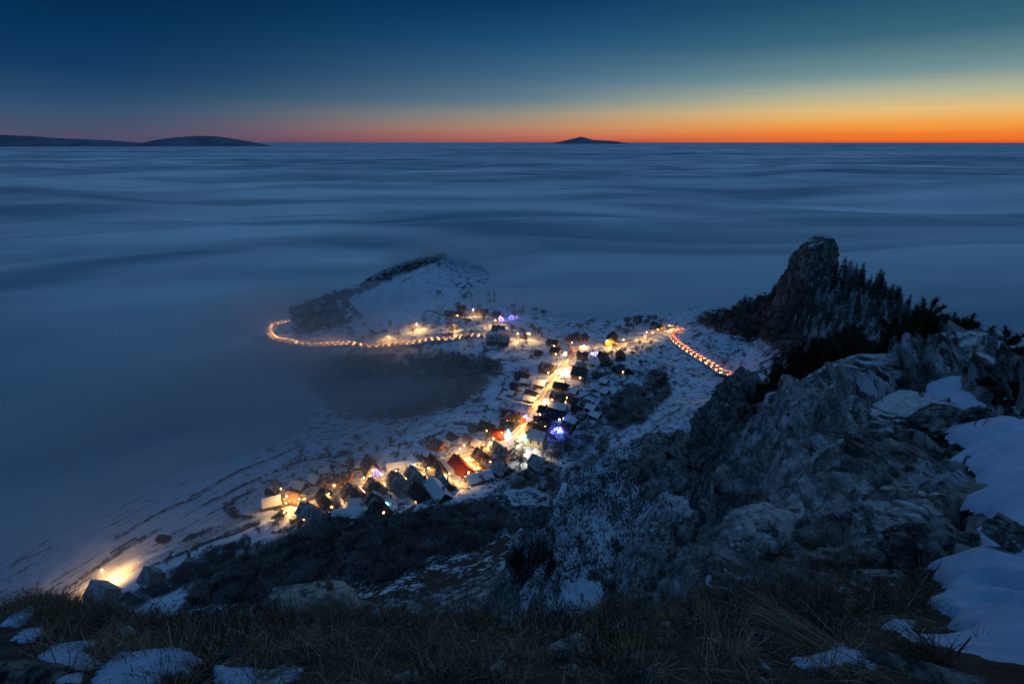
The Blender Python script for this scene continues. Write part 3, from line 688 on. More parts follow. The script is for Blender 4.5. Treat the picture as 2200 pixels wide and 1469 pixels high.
# ------------------------------------------------------------------ far hills above the cloud
M_hill = simple('haze_blue_forest', (.16, .20, .27), 1.0, .2, .001)  # blue of the air haze is put into the base colour
def hill(name, pts, dist, label, thick=1500.0):
    xs = np.array([p[0] for p in pts], float); ys = np.array([p[1] for p in pts], float)
    X1 = np.linspace(xs[0], xs[-1], 90); Y1 = np.interp(X1, xs, ys)+fbm2(X1/9, X1*0, 3, 5)*1.6*np.sin(np.linspace(0, math.pi, 90))
    rows = []
    for t in np.linspace(-1, 1, 9):
        pr = math.cos(t*math.pi/2)**1.2
        r = []
        for x, y in zip(X1, Y1):
            a = ray(x, y); s = dist/math.hypot(a[0], a[1])
            zt = CZ+a[2]*s; r.append((a[0]*s*(1+t*thick/dist), a[1]*s*(1+t*thick/dist), -30+(zt+30)*pr*(1+.10*float(fbm2(np.array([x/14.0]), np.array([t*3]), 2, 9)[0])*(abs(t) > .1))))
        rows.append(r)
    V = np.array(rows).reshape(-1, 3); I = np.arange(9*90).reshape(9, 90)
    f = np.stack([I[:-1, :-1].ravel(), I[:-1, 1:].ravel(), I[1:, 1:].ravel(), I[1:, :-1].ravel()], 1)
    o = mesh_np(name, V, f, M_hill); o['kind'] = 'structure'
hill('distant_hills', [(-150,300),(-60,290),(20,292),(60,292),(110,296),(150,299),(230,303),(290,308),(330,315)], 28000, '')
hill('distant_ridge', [(270,314),(310,306),(340,300),(380,295),(425,292),(465,293),(500,298),(535,304),(580,313)], 27000, '')
hill('distant_back_hills', [(-200,292),(-40,288),(30,291),(100,297),(150,298),(205,300),(240,302),(330,310)], 36000, '')
hill('distant_peak', [(1180,309),(1210,303),(1232,298),(1248,294),(1262,297),(1275,301),(1300,302),(1325,304),(1350,309)], 52000, '', 2500)
# ------------------------------------------------------------------ sea of cloud: a thick rolling sheet, and a soft bank of fog over it round the village
def swell(x, y):
    r = np.hypot(x, y); a = rad(-8)
    u = x*math.cos(a)+y*math.sin(a); v = -x*math.sin(a)+y*math.cos(a)
    wx = fbm2(u/900, v/700, 2, 131)*160; v2 = v+wx
    n = fbm2(u/700, v2/230, 2, 132, .38)*1.1+fbm2(u/2200, v2/620, 3, 133)*1.5
    return n
th_s = np.radians(np.concatenate([np.arange(-64, 62, .35), np.arange(64, 294, 4.0)]))
r_s = np.concatenate([[1.0], np.exp(np.linspace(math.log(120), math.log(150000), 620))])
TS, RS = np.meshgrid(th_s, r_s, indexing='ij'); XS = RS*np.sin(TS); YS = RS*np.cos(TS)
lvl = -24+sstep(700, 1500, RS)*22
tz_ = np.full_like(XS, -80.0); m = RS < 1500; tz_[m] = Tv(XS[m], YS[m]); lvl = lvl+sstep(-34, -62, tz_)*np.where(RS < 1500, 19, 0)*sstep(1500, 700, RS)
lvl = np.maximum(lvl, -24+15*sstep(-125, -190, XS)*sstep(240, 290, YS))
ZSs = lvl+swell(XS, YS)*22*(.35*sstep(-34, -60, tz_)+.65*sstep(500, 1400, RS))*(1-sstep(2500, 9000, RS)*.6)*sstep(150000, 40000, RS)
I = np.arange(XS.size).reshape(XS.shape); J = np.roll(I, -1, 0)
f = np.stack([I[:, :-1].ravel(), I[:, 1:].ravel(), J[:, 1:].ravel(), J[:, :-1].ravel()], 1)
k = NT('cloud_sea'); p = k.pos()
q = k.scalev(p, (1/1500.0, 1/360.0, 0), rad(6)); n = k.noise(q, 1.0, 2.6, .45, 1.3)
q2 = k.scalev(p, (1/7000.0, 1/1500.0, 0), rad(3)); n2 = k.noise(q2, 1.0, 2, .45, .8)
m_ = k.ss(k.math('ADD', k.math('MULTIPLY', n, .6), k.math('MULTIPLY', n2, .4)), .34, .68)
k.bsdf(k.mix(m_, (.27, .35, .45), (.96, .97, 1.0)), 1.0, None, 0.0); M_sea = k.m  # noise streaks paint the afterglow's light and dark bands into the albedo
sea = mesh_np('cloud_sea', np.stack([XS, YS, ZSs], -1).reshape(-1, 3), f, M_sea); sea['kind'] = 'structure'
FOG_D = 0.022
# fog bank
th_b_ = np.radians(np.concatenate([np.arange(-62, 62, 1.0), np.arange(64, 298, 4.0)]))
r_b = np.concatenate([np.linspace(20, 1000, 110), np.linspace(1015, 1750, 50)])
TB, RB = np.meshgrid(th_b_, r_b, indexing='ij'); XB = RB*np.sin(TB); YB = RB*np.cos(TB)
top = 4.5+swell(XB*2.2+300, YB*2.2)*9+fbm2(XB/70, YB/70, 3, 140)*5
top = top+sstep(20, -220, XB)*5+sstep(-100, -230, XB)*sstep(190, 290, YB)*15
top = top*(1-sstep(1050, 1700, RB))+(-26)*sstep(1050, 1700, RB)
top = np.maximum(top, -26)
bot = np.full_like(top, -34.0)
n_ = XB.size; I = np.arange(n_).reshape(XB.shape); J = np.roll(I, -1, 0)
ft_ = np.stack([I[:, :-1].ravel(), I[:, 1:].ravel(), J[:, 1:].ravel(), J[:, :-1].ravel()], 1)
fb_ = ft_[:, ::-1]+n_
so_ = np.stack([I[:, -1], I[:, -1]+n_, J[:, -1]+n_, J[:, -1]], 1)
ca, cb2 = 2*n_, 2*n_+1
vv = np.concatenate([np.stack([XB, YB, top], -1).reshape(-1, 3), np.stack([XB, YB, bot], -1).reshape(-1, 3)])
si_ = np.stack([I[:, 0], J[:, 0], J[:, 0]+n_, I[:, 0]+n_], 1)
k = NT('fog'); vol = k.n('ShaderNodeVolumePrincipled'); vol.inputs['Color'].default_value = (.93, .95, .97, 1); vol.inputs['Density'].default_value = FOG_D; vol.inputs['Anisotropy'].default_value = 0.0
k.l(vol.outputs[0], k.o.inputs[1])
try: k.m.cycles.homogeneous_volume = True
except Exception: pass
bank = mesh_np('fog_bank', vv, np.concatenate([ft_, fb_, so_, si_]), k.m); tag(bank, kind='stuff')

# thin mist lying over the valley left of the village: a shallow dome
def mist(name, cx, cy_, rx, ry, z0, z1, dens, col=(.9, .92, .95)):
    n, m = 40, 12; V = []; Fc = []
    for j in range(m+1):
        t = j/m
        for i in range(n):
            a = 2*math.pi*i/n; w = 1+.12*math.sin(3*a+cx)+.08*math.sin(5*a+cy_)
            V.append((cx+math.cos(a)*rx*math.cos(t*math.pi/2)*w, cy_+math.sin(a)*ry*math.cos(t*math.pi/2)*w, z0+(z1-z0)*math.sin(t*math.pi/2)))
    for j in range(m):
        for i in range(n): Fc.append((j*n+i, j*n+(i+1) % n, (j+1)*n+(i+1) % n, (j+1)*n+i))
    Fc.append(tuple(reversed(range(n)))); Fc.append(tuple(m*n+i for i in range(n)))
    k = NT(name); vol = k.n('ShaderNodeVolumePrincipled'); vol.inputs['Color'].default_value = (*col, 1); vol.inputs['Density'].default_value = dens
    k.l(vol.outputs[0], k.o.inputs[1]); o = mesh_py(name, V, Fc, k.m); tag(o, kind='stuff'); return o
mist('valley_mist', -210, 330, 260, 330, -36, 46, .0042)
mist('village_mist', -20, 400, 260, 190, -37, 40, .0022)

# torn wisps hanging on the shore of the fog: thin lenses of mist, one body of fog that nobody could count
def wisp(px, py, rx, ry, rz, z, th_, dens):
    h = hitv(px, py) or PZ(px, py, 165)
    V, Fc = [], []; n, m = 36, 8
    rnd_ = random.Random(int(px+py)); ph = rnd_.uniform(0, 6)
    for j in range(m*2-1):
        t = -math.pi/2+(j+1)*math.pi/(2*m)
        for i in range(n):
            a = 2*math.pi*i/n; w = 1+.18*math.sin(2*a+ph)+.12*math.sin(5*a+ph*2); x = math.cos(a)*rx*math.cos(t)*w; y = math.sin(a)*ry*math.cos(t)*w
            V.append((h[0]+x*math.cos(rz)-y*math.sin(rz), h[1]+x*math.sin(rz)+y*math.cos(rz), z+math.sin(t)*th_+math.sin(a*3+ph)*th_*.15*math.cos(t)))
    for j in range(m*2-2):
        for i in range(n): Fc.append((j*n+i, j*n+(i+1) % n, (j+1)*n+(i+1) % n, (j+1)*n+i))
    Fc.append(tuple(reversed(range(n)))); Fc.append(tuple((2*m-2)*n+i for i in range(n)))
    k = NT('fog_wisp'); vol = k.n('ShaderNodeVolumePrincipled'); vol.inputs['Color'].default_value = (.95, .96, .98, 1); vol.inputs['Density'].default_value = dens
    k.l(vol.outputs[0], k.o.inputs[1]); o = mesh_py('fog_wisp', V, Fc, k.m); tag(o, kind='stuff')
wisp(600, 800, 110, 46, .35, 4, 15, .016)
wisp(880, 870, 120, 24, .15, 3, 9, .012)
wisp(470, 930, 130, 60, .5, 4, 20, .02)
wisp(980, 560, 120, 60, .1, 10, 18, .010)
wisp(1130, 665, 150, 34, -.05, 9, 12, .012)
wisp(560, 690, 90, 46, 1.0, 6, 14, .014)
wisp(250, 1090, 90, 34, 1.0, 3, 9, .012)
# ------------------------------------------------------------------ roads draped on the ground
def drape(name, pts, width, mat, label=None, lift=.10, across=False, n_div=3):
    P = [Vector((p[0], p[1])) for p in pts]
    # resample with Catmull-Rom
    Q = []
    for i in range(len(P)-1):
        p0 = P[max(i-1, 0)]; p1 = P[i]; p2 = P[i+1]; p3 = P[min(i+2, len(P)-1)]
        m = max(int((p2-p1).length/2.0), 1)
        for k_ in range(m):
            t = k_/m
            Q.append(.5*((2*p1)+(p2-p0)*t+(2*p0-5*p1+4*p2-p3)*t*t+(3*p1-p0-3*p2+p3)*t**3))
    Q.append(P[-1])
    V = []; ac = []; zs = []
    for i, q in enumerate(Q):
        t = (Q[min(i+1, len(Q)-1)]-Q[max(i-1, 0)]).normalized(); nrm = Vector((-t.y, t.x))
        for j in range(n_div+1):
            s_ = (j/n_div-.5)
            pp = q+nrm*s_*width; V.append([pp.x, pp.y, gz(pp.x, pp.y)]); ac.append(s_*2)
    V = np.array(V).reshape(len(Q), n_div+1, 3)
    zc = V[:, :, 2].max(1); ker = np.ones(7)/7; zz = np.convolve(np.pad(zc, 3, mode='edge'), ker, 'valid')
    V[:, :, 2] = np.maximum(zz[:, None], V[:, :, 2])+lift
    V = V.reshape(-1, 3)
    k2 = len(Q); w = n_div+1
    f = [(i*w+j, i*w+j+1, (i+1)*w+j+1, (i+1)*w+j) for i in range(k2-1) for j in range(n_div)]
    b = len(V); V2 = V-np.array([0, 0, 1.2])      # skirts so that the road has a body
    for i in range(k2-1):
        f.append((i*w, (i+1)*w, b+(i+1)*w, b+i*w)); f.append((i*w+n_div, b+i*w+n_div, b+(i+1)*w+n_div, (i+1)*w+n_div))
    o = mesh_py(name, np.concatenate([V, V2]), f, mat, smooth=False)
    o['kind'] = 'structure'
    if across: fattr(o, 'across', ac+ac)
    return [(Q[i], zz[i]+lift) for i in range(k2)]
def HP(px): return [hitv(*a)[:2] for a in px]
MAIN = [(1596,853),(1575,825),(1545,800),(1500,768),(1462,742),(1446,728),(1443,718),(1452,711),(1462,708),(1450,704),(1428,706),(1395,722),(1350,740),(1300,750),(1262,750),(1238,752),(1222,770),(1200,800),(1175,840),(1150,880),(1132,908),(1118,925),(1098,942),(1070,955),(1030,968),(1000,978),(960,990),(900,1010),(850,1022),(800,1035),(760,1040),(720,1052),(670,1066),(620,1078),(570,1092)]
path_main = drape('main_road', HP(MAIN), 6.5, M_road, across=True)
LOOP = [(1262,750),(1230,742),(1190,735),(1130,726),(1090,722),(1040,722),(1000,723),(960,731),(900,738),(850,742),(780,745),(700,744),(640,741),(600,733),(582,720),(580,708),(590,698),(622,690)]
path_loop = drape('loop_road', HP(LOOP), 6.5, M_road, across=True)
LOW = [(570,1092),(520,1115),(470,1140),(420,1165),(360,1190),(300,1215),(250,1240),(200,1262),(160,1285),(120,1305)]
path_low = drape('field_lane', HP(LOW), 3.6, M_lane)
drape('back_lane', HP([(590,1165),(640,1120),(700,1110),(800,1085),(880,1072),(960,1048),(1010,1040)]), 3.0, M_lane)
drape('hill_lane', HP([(1117,955),(1160,957),(1200,970),(1185,985),(1160,1000)]), 3.5, M_lane)
drape('upper_lane', HP([(1045,722),(1050,705),(1040,695),(1010,690),(1000,680)]), 3.0, M_lane)
drape('orchard_lane', HP([(1310,945),(1330,905),(1300,865),(1290,820)]), 2.2, M_lane)
drape('side_lane', HP([(884,710),(905,704),(930,702),(960,712),(990,714)]), 3.0, M_lane)
# ------------------------------------------------------------------ houses
def quadbox(x0, x1, y0, y1, z0, z1):
    v = [(x0,y0,z0),(x1,y0,z0),(x1,y1,z0),(x0,y1,z0),(x0,y0,z1),(x1,y0,z1),(x1,y1,z1),(x0,y1,z1)]
    f = [(0,3,2,1),(4,5,6,7),(0,1,5,4),(1,2,6,5),(2,3,7,6),(3,0,4,7)]
    return v, f
def add(V, Fc, v, f):
    b = len(V); V += v; Fc += [tuple(i+b for i in q) for q in f]
hcount = 0
win_mesh = {}
def pane_mesh(w, h, frame=False):
    key = (round(w, 2), round(h, 2))
    if key not in win_mesh:
        V, Fc = [], []; add(V, Fc, *quadbox(-w/2, w/2, -.05, .03, -h/2, h/2))
        m = bpy.data.meshes.new('window'); m.from_pydata(V, [], Fc); win_mesh[key] = m
    return win_mesh[key]
_pm = {}
def pane(root, x, y, z, ang_, w, h, mat):
    me = pane_mesh(w, h); key = (me.name, mat.name)
    if key not in _pm:
        m2 = me.copy(); m2.materials.append(mat); _pm[key] = m2
    o = bpy.data.objects.new('window', _pm[key]); C.objects.link(o); o.parent = root
    o.location = (x, y, z); o.rotation_euler = (0, 0, ang_); return o
HOUSES = []
def house(x1, y1, x2, y2, Wd, wh, rh, roof, wall, lit, label, cat='house', name='house', Lmin=4.8, Lmax=22.0):
    """ridge from photo point 1 to photo point 2"""
    Wd *= .80; wh *= .88; rh *= .78
    H = wh+rh
    a = hitv(x1, y1, H); b = hitv(x2, y2, H)
    d = Vector((b[0]-a[0], b[1]-a[1])); L = min(max(d.length, Lmin), Lmax)
    cx, cy_ = (a[0]+b[0])/2, (a[1]+b[1])/2
    ang_ = math.atan2(d.y, d.x)
    zz = [gz(cx+math.cos(ang_)*s*L/2-math.sin(ang_)*t*Wd/2, cy_+math.sin(ang_)*s*L/2+math.cos(ang_)*t*Wd/2) for s in (-1, 1) for t in (-1, 1)]
    g = (gz(cx, cy_)+sum(zz)/4)/2; sink = g-min(zz)+.6
    rnd = random.Random(int(x1*7+y1*13))
    r = empty(name, (cx, cy_, g), ang_); tag(r, label, cat)
    l, w = L/2, Wd/2
    V = [(-l,-w,-sink),(l,-w,-sink),(l,w,-sink),(-l,w,-sink),(-l,-w,wh),(l,-w,wh),(l,w,wh),(-l,w,wh),(-l,0,wh+rh),(l,0,wh+rh)]
    Fc = [(0,1,5,4),(2,3,7,6),(1,2,6,9,5),(3,0,4,8,7),(0,3,2,1)]
    mesh_py('wall', V, Fc, WALL[wall], r)
    oh = .55; t = .22; sl = rh/w; eo = oh*sl
    V = []; Fc = []
    for s in (-1, 1):
        a0 = (-l-oh, s*(w+oh), wh-eo+.06); a1 = (l+oh, s*(w+oh), wh-eo+.06); b0 = (-l-oh, 0, wh+rh+.06); b1 = (l+oh, 0, wh+rh+.06)
        up = [(p[0], p[1], p[2]+t) for p in (a0, a1, b1, b0)]; lo = [a0, a1, b1, b0]
        base = len(V); V += lo+up
        q = [(0,1,2,3),(7,6,5,4),(0,4,5,1),(1,5,6,2),(3,7,4,0)]
        if s == 1: q = [tuple(reversed(z)) for z in q]
        Fc += [tuple(i+base for i in z) for z in q]
    rf = mesh_py('roof', V, Fc, ROOF[roof], r)
    # chimney
    if cat == 'house':
        V, Fc = [], []; cxp = rnd.choice([-.25, .2, .3])*L; add(V, Fc, *quadbox(cxp-.35, cxp+.35, .4, 1.1, wh+rh*.55, wh+rh+1.1))
        add(V, Fc, *quadbox(cxp-.45, cxp+.45, .3, 1.2, wh+rh+1.1, wh+rh+1.25)); mesh_py('chimney', V, Fc, M_chim, rf)
    if lit == '' and rnd.random() < .40: lit = 's'  # some unlit houses get a random lit window, added for sparkle
    wm = lambda i: (M_win if lit in ('y',) and i % 2 == 0 else M_winw if lit == 'w' and i % 3 == 0 else M_win if lit == 's' and i == 1 else M_glass)
    if cat == 'house':
        nW = max(int(L/3.2), 2); i = 0
        for s in (-1, 1):
            for k_ in range(nW):
                xx = -l+(k_+.5)*L/nW
                if s == -1 and k_ == nW//2 and nW > 2:
                    V, Fc = [], []; add(V, Fc, *quadbox(-.5, .5, -.04, .04, -1.05, 1.05)); dm = mesh_py('door', V, Fc, M_wood, r); dm.location = (xx, s*(w+.02), 1.05); continue
                pane(r, xx, s*(w+.02), min(wh*.55, wh-1.1) if wh > 2.4 else wh*.55, 0, 1.1, 1.2, wm(i)); i += 1
            if wh > 4.6:
                for k_ in range(nW): pane(r, -l+(k_+.5)*L/nW, s*(w+.02), wh-1.0, 0, 1.0, 1.1, wm(i)); i += 1
        for s in (-1, 1):
            for yy in (-w*.45, w*.45): pane(r, s*(l+.02), yy, min(wh*.55, wh-1.0), rad(90), 1.1, 1.2, wm(i)); i += 1
            pane(r, s*(l+.02), 0, wh+rh*.32, rad(90), .95, 1.1, wm(i)); i += 1
    else:
        V, Fc = [], []; add(V, Fc, *quadbox(-1.2, 1.2, -.05, .05, 0, min(2.4, wh*.85))); dm = mesh_py('door', V, Fc, M_wood, r); dm.location = (0, -(w+.03), .0)
    HOUSES.append((cx, cy_, max(L, Wd)/2+1.0, label)); return r
H_ = house
hs = [
 # lower row, photo left to right
 (564,1072,600,1062,7.5,3.0,3.6,'pale','wood','','lamplit barn with pale roof, leftmost building on the lower street','barn'),
 (616,1053,645,1056,9,3.2,4.4,'brown','cream','y','brown hip house right of the leftmost street lamp of the lower street'),
 (692,1052,710,1073,9,3.2,4.6,'dark','orange','y','dark roofed house with glowing orange gable above the long blue roof'),
 (649,1085,690,1092,9.5,3.2,4.2,'grey','white','s','grey roofed house with one bright round window at the lower left'),
 (690,1021,729,1016,8.5,4.8,3.2,'brown','pink','','long rose fronted row house with a line of small dark windows'),
 (735,1015,752,1013,8.5,4.8,3.2,'brown','orange','','short orange fronted house joined to the rose row house'),
 (577,1044,592,1030,7.5,3.0,3.8,'grey','wood','','grey gabled outhouse behind the leftmost barn'),
 (628,1033,653,1036,6.5,2.8,2.4,'snow','wood','','long snowy shed roof behind the brown hip house','shed'),
 (686,1006,702,1001,6,2.6,2.4,'snow','white','','diamond shaped snowy roof in the gardens behind the rose row house','shed'),
 (673,990,687,999,6,2.6,2.6,'pale','wood','','pinkish narrow roof at the back edge of the gardens','shed'),
 (668,1018,684,1025,6.5,2.6,2.4,'snow','wood','','snowy shed roof left of the rose row house','shed'),
 (788,978,799,993,9.5,2.8,7.0,'brown','yellow','y','steep roofed house with yellow gable above blue string lights'),
 (832,996,870,990,6,2.6,1.8,'pale','white','','low pale lamplit roof along the street right of the steep roofed house','shed'),
 (884,977,896,990,8.5,5.2,4.0,'snow','cream','','tall cream gable house with snowy roof next to the white glare'),
 (898,978,922,985,9,5.0,3.6,'brown','cream','y','cream fronted brown roofed house lit by the white glare'),
 (747,1040,766,1052,10,3.0,4.6,'dark','wood','','dark steep roof below the tall street lamp, left one'),
 (795,1029,815,1042,10,3.0,4.8,'dark','pink','','dark steep roof below the tall street lamp, right one'),
 (843,1018,877,1040,10,3.2,4.8,'grey','white','','long grey roof across from the low lamplit roof'),
 (883,1007,917,1027,9.5,3.4,4.6,'grey','orange','y','grey roofed house with an orange end wall left of the cream facade'),
 (800,1065,822,1083,9,3.0,4.8,'dark','orange','y','nearly black roof with fiery orange windows at the street bottom'),
 (716,1101,784,1088,8,2.8,2.6,'snow','wood','','long low blue snow roof in front of the lower row','barn'),
 (893,1039,912,1053,9,2.8,4.4,'dark','wood','','dark roof with pale ribs like solar panels in the lower row'),
 (755,1072,769,1069,6,2.6,2.8,'snow','white','','small whitish gable between the frosty tree and the blackest roof','shed'),
 (803,1057,816,1063,5.5,2.4,2.2,'pale','pink','','small pink lean roof below the right dark steep roof','shed'),
 (930,991,951,1009,10,4.2,4.6,'dark','cream','','dark roof over cream walls left of the lit courtyard'),
 (947,1016,964,1034,9,3.0,4.2,'grey','wood','','plain grey roof in front of the lit courtyard'),
 (976,979,1006,999,9.5,3.2,4.8,'red','orange','y','bright red steep roof right of the lit courtyard'),
 (1026,963,1053,981,10,3.2,4.8,'brown','orange','y','large rust brown roof above the golden garden'),
 (927,1029,955,1052,9,3.0,4.6,'snow','wood','','blue snow roof with a dark far slope at the lower edge of the row'),
 (1003,1023,1054,1010,8.5,2.8,2.6,'snow','wood','','long blue snow roof at the wood edge, right end of the lower row','barn'),
 (923,938,951,947,9,3.0,4.0,'brown','orange','','dark red brown roof standing back behind the glowing tree'),
 (955,996,973,1006,5.5,3.0,1.0,'pale','white','w','white walled courtyard shed under the green white light','shed'),
 (925,975,937,984,6,3.0,4.2,'red','white','','narrow red roof beside the cream facade'),
 (1042,994,1054,987,6,2.4,2.2,'pale','pink','','small pink roof left of the blue ball of lights','shed'),
 (957,946,967,950,5,2.2,1.8,'snow','wood','','tiny white shed roof among the gardens behind the glowing tree','shed'),
 (991,939,1006,941,7,2.6,2.6,'pale','pink','','pale rose roof above the glowing tree'),
 (1020,942,1034,948,7,2.6,3.0,'pale','orange','','pale roof with orange edge left of the lichen grey tree'),
 # bend of the street
 (1058,920,1083,922,9,4.2,3.8,'red','orange','y','red roof glowing round the orange lamp at the bend'),
 (1079,903,1105,907,8.5,3.0,3.6,'dark','wood','','dark roof behind the red glowing house at the bend'),
 (1082,883,1123,892,9,3.2,4.0,'brown','orange','s','brown roof with glowing gable corner at the street'),
 (1079,862,1137,869,13,4.0,2.6,'pale','pink','','widest pale rose roof left of the street','hall','hall'),
 (1034,905,1058,909,7.5,2.8,3.0,'brown','wood','s','low dark red roof with a red light at its back left'),
 (1060,947,1091,969,10.5,3.8,5.0,'grey','pink','','big mauve grey roof at the inside of the bend'),
 (1096,968,1114,958,8,3.0,3.6,'dark','wood','','dark roof with pale end right of the big mauve roof'),
 (1066,994,1090,1000,10,3.0,3.8,'grey','wood','','dusky grey roof below the blue ball of lights'),
 (1147,980,1176,995,9.5,3.0,4.4,'grey','wood','','grey roof on the slope below the two bright lamps'),
 (1138,923,1171,927,10.5,6.0,4.0,'pale','cream','','big two storey cream house with pale roof right of the bend'),
 # right side of the street, near to far
 (1136,909,1177,916,9,3.0,3.6,'brown','wood','','long red brown roof directly behind the big cream house'),
 (1149,894,1183,898,8.5,3.0,3.6,'dark','wood','','black roof right of the street, second behind the big cream house'),
 (1160,874,1213,881,8.5,3.0,3.6,'dark','wood','w','long black roof with a single white light right of the street'),
 (1170,861,1218,866,8,3.0,3.2,'snow','white','','snow covered roof between the orange front and the long black roof'),
 (1187,842,1218,846,9,4.0,3.6,'brown','orange','y','brown roof with a brilliant orange front right of the street'),
 (1192,821,1220,824,8,3.0,3.4,'dark','cream','','dark roof with pale yard above the orange fronted house'),
 (1232,788,1259,791,12,3.6,5.0,'dark','pink','','largest dark roof right of the upper street'),
 (1240,777,1258,780,9,4.2,3.0,'grey','yellow','','yellowish gabled house just behind the largest dark roof'),
 (1225,851,1239,853,6,2.6,2.6,'dark','wood','','small dark outhouse right of the orange front','shed'),
 (1271,883,1290,886,6,2.4,2.2,'snow','wood','','snowy shed by the orchard lane, right one','shed'),
 (1219,893,1240,900,7,2.4,2.2,'snow','wood','','snowy shed above the blue glowing yard','shed'),
 (1212,905,1232,911,7,2.4,2.4,'brown','wood','','brown shed right of the blue glowing yard','shed'),
 (1233,868,1246,872,6,2.4,2.4,'dark','wood','','dark shed between the gardens right of the street','shed'),
 (1262,868,1280,870,7,2.4,2.0,'snow','wood','','snowy shed roof inside the right hand gardens','shed'),
 # left side of the street
 (1151,815,1173,817,8,3.6,2.8,'pale','pink','','pale salmon roof left of the street, end on to it'),
 (1131,837,1153,841,8,3.0,3.4,'dark','wood','s','dark roof beside the bright lamp left of the street'),
 (1128,849,1150,852,7,2.6,2.4,'pale','pink','','dull pink flat roof just above the widest rose roof','shed'),
 (1183,773,1198,775,8,3.2,2.8,'pale','cream','','cream roof lit by the lamp at the upper street'),
 (1164,779,1190,783,11,3.6,4.0,'brown','wood','','broad dark brown roof left of the upper street'),
 (1109,800,1135,802,8,2.6,2.4,'dark','wood','','long dark shed in the gardens left of the upper street','shed'),
 (1120,813,1140,815,7,2.4,2.2,'snow','wood','','snow roofed shed left of the pale salmon roof','shed'),
 (1178,728,1200,731,9,3.0,3.4,'dark','white','','black roof nearest the misty meadow at the crossroads'),
 (1186,745,1204,747,9,3.2,3.6,'dark','pink','s','black roof with a single orange light left of the crossroads'),
 (1210,744,1225,748,7,3.2,2.4,'pale','orange','','pale lamplit roof at the crossroads'),
 (1246,743,1267,745,9,3.2,3.4,'snow','pink','w','blue grey roof with a white light right of the crossroads'),
 (1241,756,1262,758,8,3.0,3.2,'dark','wood','','dark greenish roof right of the street below the crossroads'),
 (1244,719,1260,716,9,3.0,4.0,'dark','orange','','dark roof above the orange glow at the crossroads'),
 (1219,722,1240,712,7,3.0,3.0,'brown','orange','','low roof flooded with orange light behind the crossroads'),
 (1313,724,1317,712,10,5.6,4.6,'dark','yellow','','yellow gabled house with three dark windows beside the upper road'),
 (1288,756,1303,757,9,3.2,3.6,'dark','white','','dark violet roof right of the blue white balcony lights'),
 (1302,771,1299,757,9,2.4,5.2,'dark','wood','','dark gable cottage with pale verge boards below the upper road'),
 (1335,762,1333,751,8,2.2,4.0,'dark','wood','','small dark gable cottage, rightmost below the upper road'),
 (1322,786,1336,781,8,2.6,3.8,'brown','wood','','reddish dark roof on the slope right of the gable cottages'),
 (1352,790,1362,779,8,2.6,3.8,'snow','wood','','snowy steep roof highest on the slope right of the village'),
 (1268,771,1290,775,7,2.8,2.4,'snow','white','s','low white yard building below the balcony lights','shed'),
 # far hamlet
 (1047,719,1094,722,12,4.2,4.0,'grey','wood','','long dark barn beside the loop road','barn','barn'),
 (1060,668,1077,671,9,4.2,4.6,'brown','white','','white gabled house with purple lights in the far hamlet'),
 (982,657,1001,657,8,3.4,3.4,'brown','orange','','reddish house at the back left of the far hamlet'),
 (980,669,994,669,7,2.8,2.8,'dark','wood','y','dark roof with two bright windows in the far hamlet'),
 (1023,664,1048,665,8,3.4,3.4,'dark','yellow','','yellow walled dark roofed house right of the hamlet lamp'),
 (1058,699,1084,700,7,2.6,2.6,'dark','wood','s','dark shed row below the white gabled house','shed'),
 (1071,709,1093,711,7,2.8,2.4,'pale','orange','','orange tinted roof between the long barn and the shed row'),
 (957,667,977,668,7,2.6,2.6,'brown','wood','','dull red shed at the left end of the far hamlet','shed'),
 (1405,691,1424,698,8,3.0,3.2,'dark','cream','','dark roofed house in the frosted trees left of the hairpin'),
 (1297,834,1306,836,6,2.4,2.4,'snow','wood','','small snowy shed at the right edge of the round paddock','shed'),(1279,797,1289,799,7,2.6,2.8,'dark','wood','','dark cottage at the foot of the gable cottages','shed'),
 (1294,812,1304,814,6,2.4,2.4,'snow','wood','','small snowy roof halfway down the right hand gardens','shed'),(1253,856,1263,858,6,2.2,2.2,'grey','wood','','grey shed inside the round paddock','shed'),(1245,884,1256,887,6,2.4,2.4,'grey','wood','','grey shed below the dark garden shed on the right','shed'),
 (1094,838,1104,840,6,2.2,2.2,'snow','wood','','small snowy shed at the corner of the blue snow garden','shed'),(1100,822,1111,824,6,2.2,2.2,'dark','wood','','low dark shed between the left hand gardens','shed'),(1013,912,1023,915,6,2.4,2.2,'grey','wood','','grey shed at the corner of the fenced snowy plot','shed'),
 (966,930,975,934,6,2.4,2.2,'dark','wood','','dark shed on the near side of the fenced snowy plot','shed'),(741,985,750,985,6,2.4,2.2,'snow','wood','','snowy hut standing back in the mist behind the row house','shed'),(766,991,776,989,7,2.4,2.4,'pale','wood','','mauve roof left of the steep roofed house','shed'),
 (1120,788,1131,790,7,2.6,2.4,'grey','wood','','grey shed near the meadow left of the upper street','shed'),(1228,833,1239,835,6,2.4,2.6,'snow','wood','','snowy outhouse above the orange fronted house','shed'),(1152,752,1163,754,7,2.4,2.2,'dark','wood','','dark low shed on the misty meadow','shed'),
 # lone barns low left
 (200,1252,226,1258,10,4.2,5.4,'grey','pink','','lone grey barn beside the field lane, bottom left','barn','barn'),
 (312,1219,328,1226,9,4.0,5.2,'grey','pink','','lone small barn right of the field lane','barn','barn'),
 (345,1152,356,1153,4,2.0,1.2,'dark','wood','','tiny dark hut alone in the snowy field','hut','hut'),
]
for h in hs: H_(*h)
